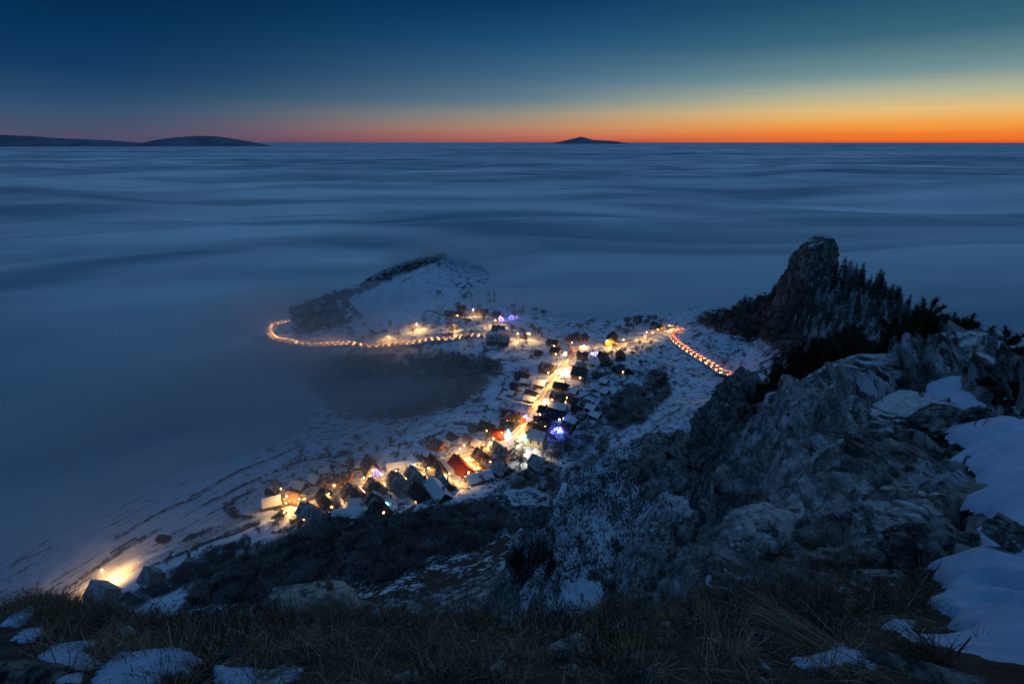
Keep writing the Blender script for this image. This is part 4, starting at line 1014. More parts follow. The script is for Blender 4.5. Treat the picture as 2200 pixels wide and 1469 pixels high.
# ------------------------------------------------------------------ street lamps
def make_lamp(mat, energy, col):
    r = empty('street_lamp')
    def tube(p, q, r0, r1, n=8):
        p = Vector(p); q = Vector(q); d = (q-p).normalized(); u = d.orthogonal().normalized(); v = d.cross(u)
        V = [tuple(p+(u*math.cos(a)+v*math.sin(a))*r0) for a in [2*math.pi*i/n for i in range(n)]]+[tuple(q+(u*math.cos(a)+v*math.sin(a))*r1) for a in [2*math.pi*i/n for i in range(n)]]
        return V, [(i, (i+1) % n, n+(i+1) % n, n+i) for i in range(n)]+[tuple(range(n, 2*n))]
    mesh_py('pole', *tube((0, 0, -.5), (0, 0, 7.0), .13, .08), M_metal, r)
    mesh_py('arm', *tube((0, 0, 6.9), (1.3, 0, 7.25), .06, .05), M_metal, r)
    V, Fc = [], []; add(V, Fc, *quadbox(1.0, 1.75, -.17, .17, 7.18, 7.36)); hd = mesh_py('lamp_head', V, Fc, M_metal, r)
    V, Fc = tube((1.4, 0, 6.98), (1.4, 0, 7.16), .12, .26, 12); mesh_py('lamp_glass', V, Fc+[tuple(reversed(range(12)))], mat, hd)
    l = bpy.data.lights.new('lamp_light', 'SPOT'); l.spot_size = rad(168); l.spot_blend = .35; l.energy = energy; l.color = col; l.shadow_soft_size = .25
    o = bpy.data.objects.new('lamp_light', l); C.objects.link(o); o.parent = r; o.location = (1.4, 0, 6.7)
    return r
LW = (1.0, .49, .13); LO = (1.0, .40, .10)
PW = 5400.0
lamp_kinds = {'w': make_lamp(M_lamp, PW, LW), 'o': make_lamp(emit('orange_lamp', (1, .38, .08), 160.0), PW*.7, LO), 'c': make_lamp(emit('white_lamp', (1, .85, .6), 260.0), PW*.8, (1.0, .82, .58)), 'b': make_lamp(M_lamp, PW*1.8, LW), 'f': make_lamp(M_lamp, PW*3.2, LW)}
used = {k_: False for k_ in lamp_kinds}
def put(kinds, key, loc, rz, label, group=None, sc=1.0):
    r = kinds[key]
    if not used[key]:
        used[key] = True; r.location = loc; r.rotation_euler = (0, 0, rz); r.scale = (sc,)*3; o = r
    else: o = dup(r, loc, rz, sc)
    o['label'] = label; o['category'] = 'street lamp'; o['group'] = 'street lamps of the village'; return o
lamps = [(834,722,'w','lone street lamp in the mist beside the loop road'),(895,696,'b','glaring lamp over the small snowy yard left of the bare tree'),(974,699,'b','lamp behind the tall bare tree near the loop road'),
 (1017,665,'w','street lamp in the middle of the far hamlet'),(1064,688,'b','lamp below the white gabled house of the far hamlet'),(1112,717,'w','left lamp of the bright pair among glowing trees'),(1136,715,'b','brightest lamp among the glowing trees right of the long barn'),
 (1229,736,'o','orange lamp at the crossroads'),(1304,731,'w','lamp before the yellow gabled house'),(1200,782,'b','lamp at the upper street beside the cream roof'),(1194,797,'w','second lamp down the upper street'),
 (1156,849,'b','lamp half way down the straight street on its left side'),(1172,858,'w','lamp half way down the straight street on its right side'),(1077,931,'o','orange lamp in front of the red glowing house'),
 (1117,953,'c','lamp at the bend left of the big cream house'),(1148,966,'c','lamp on the snowy yard below the big cream house'),(988,964,'w','lamp in front of the glowing round tree'),(965,1019,'b','lamp by the lit courtyard'),
 (889,1003,'c','white glaring lamp at the cream facade'),(781,1026,'w','tall lamp right of the rose row house'),(615,1068,'b','leftmost lamp of the lower street beside the barn'),(222,1221,'f','lone lamp beside the field lane, bottom left'),
 (1438,699,'w','star like lamp at the hairpin'),(1092,885,'s','x')][:23]
for i, (px, py, kd, lb) in enumerate(lamps):
    h = hitv(px, py, 6.9)
    put(lamp_kinds, kd, (h[0]-1.2, h[1], h[2]), random.uniform(-.5, .5), lb)
added_lamps = [(1176,818,'w','added lamp on the right kerb of the straight street'),(1216,764,'w','added lamp at the top of the straight street'),(1122,915,'w','added lamp on the curve before the big cream house'),(1060,953,'w','added lamp at the start of the lower street'),(925,1002,'w','added lamp between the cream facade and the dark roof'),(820,1022,'w','added lamp across from the long grey roof, left one'),(655,1070,'w','added lamp before the brown hip house'),(1345,729,'w','added lamp half way along the upper road'),(1395,714,'w','added lamp in the frosted trees of the upper road'),(1135,895,'w','added lamp where the straight street starts to bend'),(705,1062,'w','added lamp on the lower street right of the brown hip house'),(850,1012,'w','added lamp opposite the long grey roof'),(1040,958,'w','added lamp at the end of the golden garden street'),(1020,985,'o','added orange yard lamp right of the red steep roof'),(1262,742,'o','added orange lamp right of the crossroads')]  # lamps added to make the village glow brighter and more continuous
for px, py, kd, lb in added_lamps:
    h = hitv(px, py, 6.9); put(lamp_kinds, kd, (h[0]-1.2, h[1], h[2]), random.uniform(0, 6), lb)
# ------------------------------------------------------------------ coloured festive lights
def light_string(px, py, col, n, spread, hgt, energy, label, cat='string lights', dots=.16, st=30.0):
    h = hitv(px, py, hgt*.5)
    r = empty('string_lights', h); tag(r, label, cat)
    m = emit('festive_bulb', col, st)
    rnd = random.Random(px*3+py)
    V, Fc = [], []
    pts = []
    for i in range(n):
        a = i*.9; t = i/n
        pts.append((math.cos(a)*spread*(1-t*.75), math.sin(a)*spread*(1-t*.75), .4+t*hgt))
    wV, wF = [], []
    for i, p in enumerate(pts):
        s = dots*rnd.uniform(.7, 1.2)
        o6 = [(s,0,0),(-s,0,0),(0,s,0),(0,-s,0),(0,0,s),(0,0,-s)]
        add(V, Fc, [tuple(p[k_]+q[k_] for k_ in range(3)) for q in o6], [(0,2,4),(2,1,4),(1,3,4),(3,0,4),(2,0,5),(1,2,5),(3,1,5),(0,3,5)])
        if i:
            q = pts[i-1]; add(wV, wF, [p, q, (q[0], q[1], q[2]+.04), (p[0], p[1], p[2]+.04)], [(0,1,2,3)])
    mesh_py('bulbs', V, Fc, m, r); mesh_py('wire', wV, wF, M_wood, r)
    mesh_py('mast', [(-.06,-.06,-.3),(.06,-.06,-.3),(0,.08,-.3),(0,0,hgt+.5)], [(0,1,3),(1,2,3),(2,0,3)], M_wood, r)
    l = bpy.data.lights.new('glow', 'POINT'); l.energy = energy; l.color = col; l.shadow_soft_size = .6
    o = bpy.data.objects.new('glow', l); C.objects.link(o); o.parent = r; o.location = (0, 0, hgt*.6+.3)
    return r
BL = (.10, .10, 1.0)
light_string(806,1013,BL,60,2.6,3.2,1500,'deep blue string lights before the yellow gable')
light_string(794,1014,(.5,.25,1.0),20,2.0,2.0,250,'sparse violet lights left of the deep blue ones')
light_string(1200,923,BL,60,3.2,1.6,2600,'blue glowing lights in the yard right of the big cream house')
light_string(1190,928,BL,30,2.0,1.6,900,'smaller blue lights left of the blue glowing yard')
light_string(1062,986,(.15,.18,1.0),30,1.0,2.0,700,'small ball of blue lights in the lower row')
light_string(1092,933,(.10,.55,1.0),60,1.6,5.5,500,'cyan lit christmas tree at the bend of the street')
light_string(1128,941,(.05,1.0,.18),50,2.2,2.0,700,'green lights at the foot of the big cream house')
light_string(1075,684,(.55,.30,1.0),60,3.2,4.0,900,'purple lights on the white gabled house')
light_string(1099,681,(.12,.10,1.0),50,3.0,4.0,2200,'blue lights in the trees of the far hamlet')
light_string(1109,679,(1.0,.4,.6),8,.8,2.0,200,'pink light right of the blue lights in the far hamlet')
light_string(1279,759,(.35,.35,1.0),50,3.6,2.0,500,'blue white balcony lights below the upper road')
light_string(1214,796,(.75,.80,1.0),40,1.2,3.0,700,'upper white glowing figure beside the street')
light_string(1213,803,(.75,.80,1.0),40,1.4,2.0,500,'lower white glowing figure beside the street')
light_string(1214,760,(.7,.85,1.0),20,1.4,1.6,300,'pale blue light at the kerb below the crossroads')
light_string(1128,898,(.15,.15,1.0),30,2.0,3.0,900,'blue lights left of the street at the brown roof')
light_string(1049,915,(1.0,.12,.05),14,2.0,1.0,350,'red lamps behind the low dark red roof')
light_string(990,1004,(1.0,.55,.12),70,6.0,2.5,1500,'golden fairy lights in the garden right of the red roof')
light_string(1021,1000,(1.0,.50,.12),50,4.0,2.0,700,'second bed of golden fairy lights below the rust brown roof')
light_string(830,1083,(.2,.8,1.0),10,.8,1.0,120,'turquoise light right of the blackest roof')
light_string(779,1060,(1.0,.55,.5),24,3.0,1.0,250,'rosy yard lights between the two dark steep roofs')
light_string(688,637,(1.0,.42,.12),10,1.2,.8,900,'orange glow on the road behind the wooded tip')
# ------------------------------------------------------------------ cars on the road, lamps on
M_paint = [simple('car_paint', (.55,.55,.56), .35, .05, 1, 0, .5), simple('silver_paint', (.30,.30,.31), .35, .05, 1, 0, .5)]
M_head = emit('headlight', (1.0, .56, .20), 11.0); M_tail = emit('tail_light', (1.0, .10, .03), 40.0); M_tail_d = emit('dim_tail_light', (1.0, .20, .06), 12.0); M_tyre = simple('rubber', (.02,.02,.02), .9)
def make_car(beam=1500, tail=0):
    r = empty('car')
    prof = [(-2.1,.35),(-2.1,.85),(-1.6,.95),(-1.15,1.42),(.45,1.45),(1.05,.98),(2.0,.80),(2.12,.35)]
    V = [(x, -.85, z) for x, z in prof]+[(x, .85, z) for x, z in prof]; n = len(prof)
    Fc = [tuple(range(n)), tuple(reversed(range(n, 2*n)))]+[(i, n+i, n+(i+1) % n, (i+1) % n) for i in range(n)]
    body = mesh_py('body', V, Fc, M_paint[0], r)
    V = [(-1.5,-.87,1.0),(-1.1,-.87,1.36),(.40,-.87,1.38),(.92,-.87,1.0)]; V += [(x, .87, z) for x, _, z in V]
    mesh_py('side_window', V, [(0,1,2,3),(7,6,5,4)], M_glass, body)
    for sx in (-1.3, 1.3):
        for sy in (-.8, .8):
            a = [2*math.pi*i/10 for i in range(10)]
            V = [(sx+.32*math.cos(t), sy-.1, .32+.32*math.sin(t)) for t in a]+[(sx+.32*math.cos(t), sy+.1, .32+.32*math.sin(t)) for t in a]
            mesh_py('wheel', V, [tuple(range(10)), tuple(reversed(range(10, 20)))]+[(i, 10+i, 10+(i+1) % 10, (i+1) % 10) for i in range(10)], M_tyre, r)
    for sy in (-.62, .62):
        V, Fc = [], []; add(V, Fc, *quadbox(2.08, 2.16, sy-.16, sy+.16, .60, .80)); mesh_py('headlight', V, Fc, M_head, r)
        V, Fc = [], []; add(V, Fc, *quadbox(-2.17, -2.08, sy-.22, sy+.22, .70, .95)); mesh_py('tail_light', V, Fc, M_tail if tail else M_tail_d, r)
    l = bpy.data.lights.new('beam', 'SPOT'); l.energy = beam; l.color = (1.0, .45, .14); l.spot_size = rad(140); l.spot_blend = .9; l.shadow_soft_size = .2
    o = bpy.data.objects.new('beam', l); C.objects.link(o); o.parent = r; o.location = (2.3, 0, .9); o.rotation_euler = (0, rad(-68), 0)
    if not tail: return r
    l = bpy.data.lights.new('tail_glow', 'SPOT'); l.spot_size = rad(150); l.spot_blend = .8; l.energy = tail; l.color = (1.0, .07, .02); l.shadow_soft_size = .2
    o = bpy.data.objects.new('tail_glow', l); C.objects.link(o); o.parent = r; o.location = (-2.3, 0, .95); o.rotation_euler = (0, rad(62), 0)
    return r
car_kinds = {'gold': make_car(900, 0), 'red': make_car(60, 800)}; car_used = set()
def cars(path, i0, i1, gap, side, fwd, label, group, jitter=.25, kind='gold'):
    """cars along a road between path samples; side: metres right of the centre line"""
    P = path[i0:i1]; s = 0.0; nxt = 2.0
    for i in range(len(P)-1):
        (a, za), (b, zb) = P[i], P[i+1]; L = (b-a).length
        while nxt <= s+L:
            t = (nxt-s)/L; d = (b-a).normalized(); nr = Vector((d.y, -d.x))
            q = a.lerp(b, t)+nr*side; z = za+(zb-za)*t
            dd = d if fwd else -d
            rz = math.atan2(dd.y, dd.x); loc = (q.x, q.y, z+.0)
            if kind not in car_used: car_used.add(kind); c = car_kinds[kind]; c.location = loc; c.rotation_euler = (0, 0, rz)
            else: c = dup(car_kinds[kind], loc, rz)
            c['label'] = label; c['category'] = 'car'; c['group'] = group
            nxt += gap+random.uniform(-jitter, jitter)
        s += L
def nearest(path, px, py):
    h = hitv(px, py); return min(range(len(path)), key=lambda i: (path[i][0]-Vector(h[:2])).length)
iA = nearest(path_main, 1596, 853); iB = nearest(path_main, 1455, 705); iC = nearest(path_main, 1262, 750)
cars(path_main, 0, iB, 5.1, 1.5, True, 'car with red tail lights climbing to the hairpin', 'cars climbing the hairpin road', kind='red')
cars(path_main, 0, iB, 7.0, -1.5, False, 'car with headlights on coming down from the hairpin', 'cars descending the hairpin road')
cars(path_main, iB, iC, 13, 1.5, True, 'car on the upper road between the hairpin and the crossroads', 'cars on the upper road')
iE = nearest(path_main, 1100, 940)
cars(path_main, iC+4, iE, 22, -1.4, False, 'car driving up the straight village street', 'cars on the village street')
j0 = nearest(path_loop, 1040, 722); 
cars(path_loop, j0, len(path_loop)-2, 5.2, 1.5, True, 'car with headlights on following the misty loop road', 'cars on the loop road', .25)
cars(path_loop, j0, len(path_loop)-2, 5.6, -1.5, False, 'car returning along the misty loop road', 'cars coming back on the loop road', .25)
# ------------------------------------------------------------------ trees
def limb(V, Fc, p, q, r0, r1, n=4):
    d = (q-p).normalized(); u = d.orthogonal().normalized(); v = d.cross(u); b = len(V)
    for c, r in ((p, r0), (q, r1)):
        for i in range(n):
            a = 2*math.pi*i/n; V.append(tuple(c+(u*math.cos(a)+v*math.sin(a))*r))
    Fc += [(b+i, b+(i+1) % n, b+n+(i+1) % n, b+n+i) for i in range(n)]
def sliver(V, Fc, p, d, L, w, rnd):
    s = Vector((rnd.uniform(-1,1), rnd.uniform(-1,1), rnd.uniform(-1,1))).cross(d)
    if s.length < 1e-3: return
    s = s.normalized()*w; b = len(V); V += [tuple(p-s), tuple(p+s), tuple(p+d*L)]; Fc.append((b, b+1, b+2))
def bare_tree(seed, H=9.0, mat_t=None, mat_c=None, twig=.07, nt=9, wide=.34):
    rnd = random.Random(seed); TV, TF, CV, CF = [], [], [], []
    def grow(p, d, L, r, lvl):
        q = p+d*L; (limb(TV, TF, p, q, r, r*.68, 5 if lvl < 2 else 3))
        if lvl >= 2:
            for _ in range(nt if lvl > 2 else nt//2):
                t = rnd.random(); dd = (d*.6+Vector((rnd.gauss(0, .6), rnd.gauss(0, .6), rnd.gauss(.15, .5)))).normalized()
                sliver(CV, CF, p.lerp(q, t), dd, rnd.uniform(.35, 1.0)*H*.085, twig*rnd.uniform(.4, 1), rnd)
        if lvl == 4: return
        for k_ in range(3 if lvl else 5):
            a = rnd.uniform(0, 2*math.pi); tilt = rnd.uniform(.35, .95) if lvl else rnd.uniform(.35, .9)
            u = d.orthogonal().normalized(); v = d.cross(u)
            dd = (d*math.cos(tilt)+(u*math.cos(a)+v*math.sin(a))*math.sin(tilt)+Vector((0, 0, .18))).normalized()
            grow(p+d*L*rnd.uniform(.55, 1.0), dd, L*rnd.uniform(.62, .82)*(1.05 if lvl == 0 else 1), r*.58, lvl+1)
    grow(Vector((0, 0, -.4)), Vector((rnd.uniform(-.06, .06), rnd.uniform(-.06, .06), 1)).normalized(), H*wide, H*.021, 0)
    r = empty('bare_tree'); mesh_py('trunk', TV, TF, mat_t or M_barkf, r); mesh_py('crown', CV, CF, mat_c or M_twig, r); return r
def conifer(seed, H=16.0, mat=None, broad=.17, droop=.35, name='spruce'):
    rnd = random.Random(seed); TV, TF, CV, CF = [], [], [], []
    limb(TV, TF, Vector((0, 0, -2.0)), Vector((0, 0, H)), H*.016, .02, 6)
    z = H*.10; 
    while z < H*.985:
        t = z/H; Rr = H*broad*(1-t)**.8*rnd.uniform(.5, 1.2)+.12
        n = int(7+5*(1-t)); a0 = rnd.uniform(0, 6.28)
        for i in range(n):
            if rnd.random() < .12: continue
            a = a0+2*math.pi*i/n+rnd.uniform(-.2, .2); Lb = Rr*rnd.uniform(.7, 1.15); dr = droop*rnd.uniform(.6, 1.3)
            ca, sa = math.cos(a), math.sin(a)
            p0 = Vector((0, 0, z)); p1 = Vector((ca*Lb*.55, sa*Lb*.55, z-Lb*dr*.35)); p2 = Vector((ca*Lb, sa*Lb, z-Lb*dr+Lb*.08))
            w = Lb*.26; s = Vector((-sa, ca, 0))
            b = len(CV); CV += [tuple(p0), tuple(p1-s*w-Vector((0,0,w*.5))), tuple(p1+s*w-Vector((0,0,w*.5))), tuple(p2), tuple(p1+Vector((0,0,w*.15)))]
            CF += [(b, b+1, b+4), (b, b+4, b+2), (b+1, b+3, b+4), (b+4, b+3, b+2)]
            for k_ in range(4):
                t2 = rnd.uniform(.35, 1); pp = p0.lerp(p2, t2); sliver(CV, CF, pp, Vector((ca*.4+rnd.gauss(0, .5), sa*.4+rnd.gauss(0, .5), rnd.uniform(-.7, .1))).normalized(), w*rnd.uniform(1.2, 2.2), w*.22, rnd)
        z += H*.034*(1.2-t*.55)*rnd.uniform(.7, 1.3)
    r = empty(name); mesh_py('trunk', TV, TF, M_bark, r); mesh_py('crown', CV, CF, mat or M_spruce, r); return r
T_bare = [bare_tree(i) for i in (1, 2, 3)]
T_dark = [bare_tree(i, mat_t=M_bark, mat_c=M_twigd) for i in (4, 5)]
T_spr = [conifer(10, broad=.27), conifer(11, broad=.21)]
T_rime = [conifer(12, mat=M_sprucef, broad=.20), conifer(13, mat=M_sprucef, broad=.24)]
T_hero = {}
used_t = set()
def plant(proto, loc, sc, label, cat, group=None, rz=None):
    rz = random.uniform(0, 6.28) if rz is None else rz
    s3 = (sc*random.uniform(.9, 1.1), sc*random.uniform(.9, 1.1), sc)
    if proto.name not in used_t:
        used_t.add(proto.name); r = proto; r.location = loc; r.rotation_euler = (0, 0, rz); r.scale = s3
    else: r = dup(proto, loc, rz, s3)
    r['label'] = label; r['category'] = cat
    if group: r['group'] = group
    elif 'group' in r: del r['group']
    return r
def clear(x, y, m=1.0):
    for hx, hy, hr, _l in HOUSES:
        if (x-hx)**2+(y-hy)**2 < (hr*.72+m)**2: return False
    return True
ROADS = np.array([[p[0].x, p[0].y] for p in path_main+path_loop+path_low])
def offroad(x, y, d=4.2): return float(((ROADS[:, 0]-x)**2+(ROADS[:, 1]-y)**2).min()) > d*d
def inpx(poly, rnd):
    xs = [p[0] for p in poly]; ys = [p[1] for p in poly]
    for _ in range(200):
        x = rnd.uniform(min(xs), max(xs)); y = rnd.uniform(min(ys), max(ys)); c = False
        for i in range(len(poly)):
            a = poly[i]; b = poly[(i+1) % len(poly)]
            if (a[1] > y) != (b[1] > y) and x < (b[0]-a[0])*(y-a[1])/(b[1]-a[1])+a[0]: c = not c
        if c: return x, y
    return xs[0], ys[0]
rt = random.Random(5)
def grove(poly, n, protos, s0, s1, label, group, cat='tree', fn=hitv, off=4.2, cl=True):
    aa = [math.degrees(math.atan2(*ray(*q)[:2])) for q in poly]; rng = (min(aa), max(aa))
    k_ = 0; tries = 0
    while k_ < n and tries < n*6:
        tries += 1
        h = fn(*inpx(poly, rt))
        if not h or not offroad(h[0], h[1], off) or (cl and not clear(h[0], h[1])): continue
        s_ = rt.uniform(s0, s1); lb = label; size = 'low' if s_ < s0+(s1-s0)*.33 else 'tall' if s_ > s0+(s1-s0)*.7 else 'middling'
        if cl:
            nb_ = sorted((math.hypot(h[0]-q[0], h[1]-q[1]), q[3]) for q in HOUSES)[0]
            cand = size+' bare tree beside the '+nb_[1]
            if nb_[0] < 26 and len(cand.split()) <= 16: lb = cand
            elif len((size+' '+label).split()) <= 16: lb = size+' '+label
        else:
            a_ = math.degrees(math.atan2(h[0], h[1])); lo, hi = rng
            lb = size+' '+label+', '+('left' if a_ < lo+(hi-lo)/3 else 'right' if a_ > hi-(hi-lo)/3 else 'middle')+' part'
        plant(rt.choice(protos), h, s_, lb, cat, 'bare trees round the village' if cl and lb.startswith(size) and 'beside the' in lb else group); k_ += 1
# frosted trees round the village
grove([(700,1060),(900,1000),(1080,935),(1120,960),(1180,1010),(1060,1040),(960,1060),(840,1085),(700,1110)], 26, T_bare, .45, .85, 'frosted bare garden tree among the houses of the lower street', 'garden trees of the lower street')
grove([(1080,800),(1160,760),(1240,760),(1330,770),(1300,860),(1250,930),(1160,940),(1060,880)], 22, T_bare, .4, .7, 'small frosted tree in the gardens along the straight street', 'garden trees along the straight street')
grove([(1095,708),(1160,712),(1176,735),(1150,742),(1100,735)], 12, T_bare, .8, 1.15, 'frosted tree glowing gold round the two brightest lamps', 'golden lit trees right of the long barn')
grove([(975,660),(1080,672),(1095,700),(1000,708),(960,700)], 14, T_bare, .6, 1.1, 'lamp lit frosted tree in the far hamlet', 'lamp lit trees of the far hamlet')
grove([(990,640),(1060,640),(1120,665),(1180,680),(1190,700),(1120,700),(1080,660),(990,655)], 16, T_dark+T_bare, .7, 1.2, 'dusky tree behind the far hamlet at the fog edge', 'trees behind the far hamlet')
grove([(1180,712),(1240,700),(1330,695),(1400,690),(1400,705),(1330,730),(1240,735)], 14, T_dark+T_bare, .7, 1.2, 'dusky tree behind the crossroads at the fog edge', 'trees behind the crossroads')
grove([(1330,700),(1380,688),(1430,690),(1425,705),(1370,722),(1330,732)], 20, T_bare, .75, 1.15, 'frosted tree lit from below beside the upper road', 'frosted trees beside the upper road')
grove([(870,690),(1000,690),(1030,712),(980,722),(870,722)], 14, T_bare, .6, 1.1, 'frosted tree in the lit yards above the loop road', 'trees above the loop road')
grove([(740,715),(860,700),(880,725),(820,738),(740,738)], 12, T_dark+T_bare, .6, 1.0, 'misty tree on the bank above the loop road', 'misty trees on the bank above the loop road')
grove([(1265,760),(1420,730),(1440,760),(1400,830),(1300,850)], 20, T_bare+T_dark, .5, .9, 'frosted tree on the slope below the upper road', 'trees on the slope below the upper road')
grove([(640,950),(800,945),(920,930),(940,960),(760,985),(640,1000)], 16, T_bare+T_dark, .5, .9, 'dim orchard tree in the mist behind the lower street', 'orchard trees behind the lower street')
grove([(1190,950),(1290,940),(1300,1000),(1200,1060),(1040,1060),(1120,1010)], 18, T_bare, .55, .95, 'frosted tree at the wood edge below the big cream house', 'wood edge trees below the village')
grove([(560,1110),(700,1100),(880,1090),(980,1060),(960,1120),(760,1130),(600,1160)], 20, T_dark+T_bare, .5, .9, 'dark bare tree between the lower row and the wood', 'bare trees below the lower row')
grove([(330,1200),(560,1130),(600,1160),(420,1240),(300,1250)], 14, T_dark, .4, .7, 'small dark tree along the field edge', 'trees along the field edge', off=3)
for (px, py, s, kd, lb) in [(972,718,1.25,0,'tall bare tree in front of the yellow glow above the loop road'),(1006,742,1.3,1,'tall tree left of the long dark barn'),(1008,962,1.25,2,'big round frosted tree glowing orange beside the lamp'),
    (1044,952,1.15,0,'lichen grey round tree left of the big mauve roof'),(752,1020,1.35,1,'large pale frosted tree behind the rose row house'),(741,1082,1.15,2,'white frosted tree before the dark steep roof'),(1186,955,1.1,0,'dark twiggy tree right of the big cream house'),
    (1262,935,1.2,1,'large brown tree at the right edge of the gardens'),(1000,690,1.2,2,'yellow lit willow like tree under the hamlet lamp'),(940,640,1.3,0,'round frosted tree alone on the spur field'),(944,575,1.2,1,'tall thin tree near the spur tip'),(1277,820,1.2,2,'reddish brown tree left of the orchard lane')]:
    h = hitv(px, py); plant(T_bare[kd], h, s, lb, 'tree')
h = hitv(1062, 648)
plant(conifer(15, 15), h, 1.0, 'black conifer standing over the far hamlet', 'tree')
h = hitv(1106, 655); plant(conifer(16, 13, broad=.12), h, 1.0, 'slim dark conifer right of the far hamlet', 'tree')
h = hitv(1164, 725); plant(conifer(17, 9), h, .8, 'small conifer left of the black roof at the misty meadow', 'tree')
# hedgerow up the spur
grove([(690,632),(780,612),(850,580),(955,545),(962,556),(860,592),(770,632),(700,650)], 30, T_dark, .55, 1.0, 'dark tree in the hedgerow climbing the spur', 'hedgerow trees on the spur', off=1)
WOOD_LOOP = [(620,660),(690,640),(760,650),(780,690),(720,715),(640,715)]
grove([(980,615),(1010,615),(1020,650),(960,640)], 10, T_dark, .5, .9, 'dark tree at the corner of the spur field', 'trees at the corner of the spur field')
# rock tower slope
grove([(1690,720),(1700,660),(1800,620),(1815,560),(1850,590),(1900,640),(1965,700),(1960,750),(1850,760),(1740,740)], 90, T_spr, .75, 1.2, 'dark spruce on the slope right of the rock tower', 'dark spruces on the tower slope', off=0, cl=False)
grove([(1690,700),(1760,640),(1820,650),(1960,700),(1970,760),(1850,790),(1720,760)], 130, T_rime, .55, .95, 'rime covered spruce below the rock tower', 'rimed spruces on the tower slope', off=0, cl=False)
WOOD_FLANK = [(1490,700),(1560,660),(1680,620),(1700,680),(1720,760),(1650,740),(1560,715),(1500,712)]
SIL = [(1812,545,575),(1828,556,592),(1840,572,606),(1849,571,612),(1862,598,625),(1880,590,640),(1893,597,648),(1905,603,652),(1918,604,656),(1924,610,664),(1938,640,672),(1952,655,690),(1966,668,705),(1978,676,720)]
SIL += [((a[0]+b[0])/2, (a[1]+b[1])/2+8, (a[2]+b[2])/2) for a, b in zip(SIL[:-1], SIL[1:])]
for i, (px, ty, by) in enumerate(SIL):
    D = 335; h = PD(px, by, D); z = gz(h[0], h[1]); topz = PD(px, ty, D)[2]
    s = max((topz-z)/16.0, .4)
    plant((T_spr+T_rime)[(i*3) % 4] if i % 3 else T_spr[0], (h[0], h[1], z), min(s, 2.2), 'dark spruce standing out on the skyline right of the rock tower', 'tree', 'skyline spruces right of the rock tower')
# saplings on the tower itself and its ledges
for (px, py, s) in [(1795,560,.3),(1808,590,.4),(1770,640,.4),(1735,655,.35),(1800,620,.45),(1745,610,.25)]:
    a = PD(px, py, 328); plant(T_rime[0], (a[0], a[1], a[2]-2), s, 'little rimed spruce rooted in a ledge of the rock tower', 'tree', 'spruces on ledges of the rock tower')
# ------------------------------------------------------------------ brushwood: uncountable mass, instanced
def clump(seed, R_=1.6, n=130, mat=None, w=.035, name='clump', up=.6):
    rnd = random.Random(seed); V, Fc = [], []
    for _ in range(n):
        a = rnd.uniform(0, 6.28); e = rnd.random()**.6; p = Vector((math.cos(a)*R_*rnd.random()**.7, math.sin(a)*R_*rnd.random()**.7, e*R_*.9))
        d = Vector((p.x*.4+rnd.gauss(0, .4), p.y*.4+rnd.gauss(0, .4), up+rnd.random())).normalized(); sliver(V, Fc, p, d, rnd.uniform(.4, 1.1)*R_*.6, w*rnd.uniform(.5, 1.3)*R_, rnd)
    me = bpy.data.meshes.new(name); me.from_pydata(V, [], Fc); me.materials.append(mat); o = bpy.data.objects.new(name, me); return o
def scatter(name, pts, srcs, label=None, smin=.6, smax=1.2, tilt=.15):
    """instances on points through geometry nodes: one object of kind stuff"""
    pts = np.array(pts, float); me = bpy.data.meshes.new(name); me.vertices.add(len(pts)); me.vertices.foreach_set('co', pts[:, :3].astype(np.float32).ravel())
    o = bpy.data.objects.new(name, me); C.objects.link(o); o['kind'] = 'stuff'
    if label: o['label'] = label
    a = me.attributes.new('sc', 'FLOAT', 'POINT'); sc = RNG.uniform(smin, smax, len(pts)) if pts.shape[1] < 4 else pts[:, 3]; a.data.foreach_set('value', sc.astype(np.float32))
    g = bpy.data.node_groups.new(name, 'GeometryNodeTree'); g.interface.new_socket('Geometry', in_out='INPUT', socket_type='NodeSocketGeometry'); g.interface.new_socket('Geometry', in_out='OUTPUT', socket_type='NodeSocketGeometry')
    gi = g.nodes.new('NodeGroupInput'); go = g.nodes.new('NodeGroupOutput'); last = None
    jn = g.nodes.new('GeometryNodeJoinGeometry')
    for i, s in enumerate(srcs):
        ip = g.nodes.new('GeometryNodeInstanceOnPoints'); oi = g.nodes.new('GeometryNodeObjectInfo'); oi.inputs['Object'].default_value = s
        g.links.new(gi.outputs[0], ip.inputs['Points']); g.links.new(oi.outputs['Geometry'], ip.inputs['Instance'])
        rr = g.nodes.new('FunctionNodeRandomValue'); rr.data_type = 'FLOAT_VECTOR'; rr.inputs[0].default_value = (-tilt, -tilt, 0); rr.inputs[1].default_value = (tilt, tilt, 6.28)
        g.links.new(rr.outputs[0], ip.inputs['Rotation'])
        na = g.nodes.new('GeometryNodeInputNamedAttribute'); na.data_type = 'FLOAT'; na.inputs['Name'].default_value = 'sc'; g.links.new(na.outputs['Attribute'], ip.inputs['Scale'])
        if len(srcs) > 1:
            rb_ = g.nodes.new('FunctionNodeRandomValue'); rb_.data_type = 'INT'; rb_.inputs[4].default_value = 0; rb_.inputs[5].default_value = len(srcs)-1
            cp = g.nodes.new('FunctionNodeCompare'); cp.data_type = 'INT'; cp.operation = 'EQUAL'; cp.inputs[3].default_value = i
            g.links.new(rb_.outputs[2], cp.inputs[2]); g.links.new(cp.outputs[0], ip.inputs['Selection'])
        g.links.new(ip.outputs[0], jn.inputs[0])
    g.links.new(jn.outputs[0], go.inputs[0]); md = o.modifiers.new('scatter', 'NODES'); md.node_group = g
    return o
M_brush = simple('brush', (.20, .17, .165), .95, .4, .25, 0, .1)
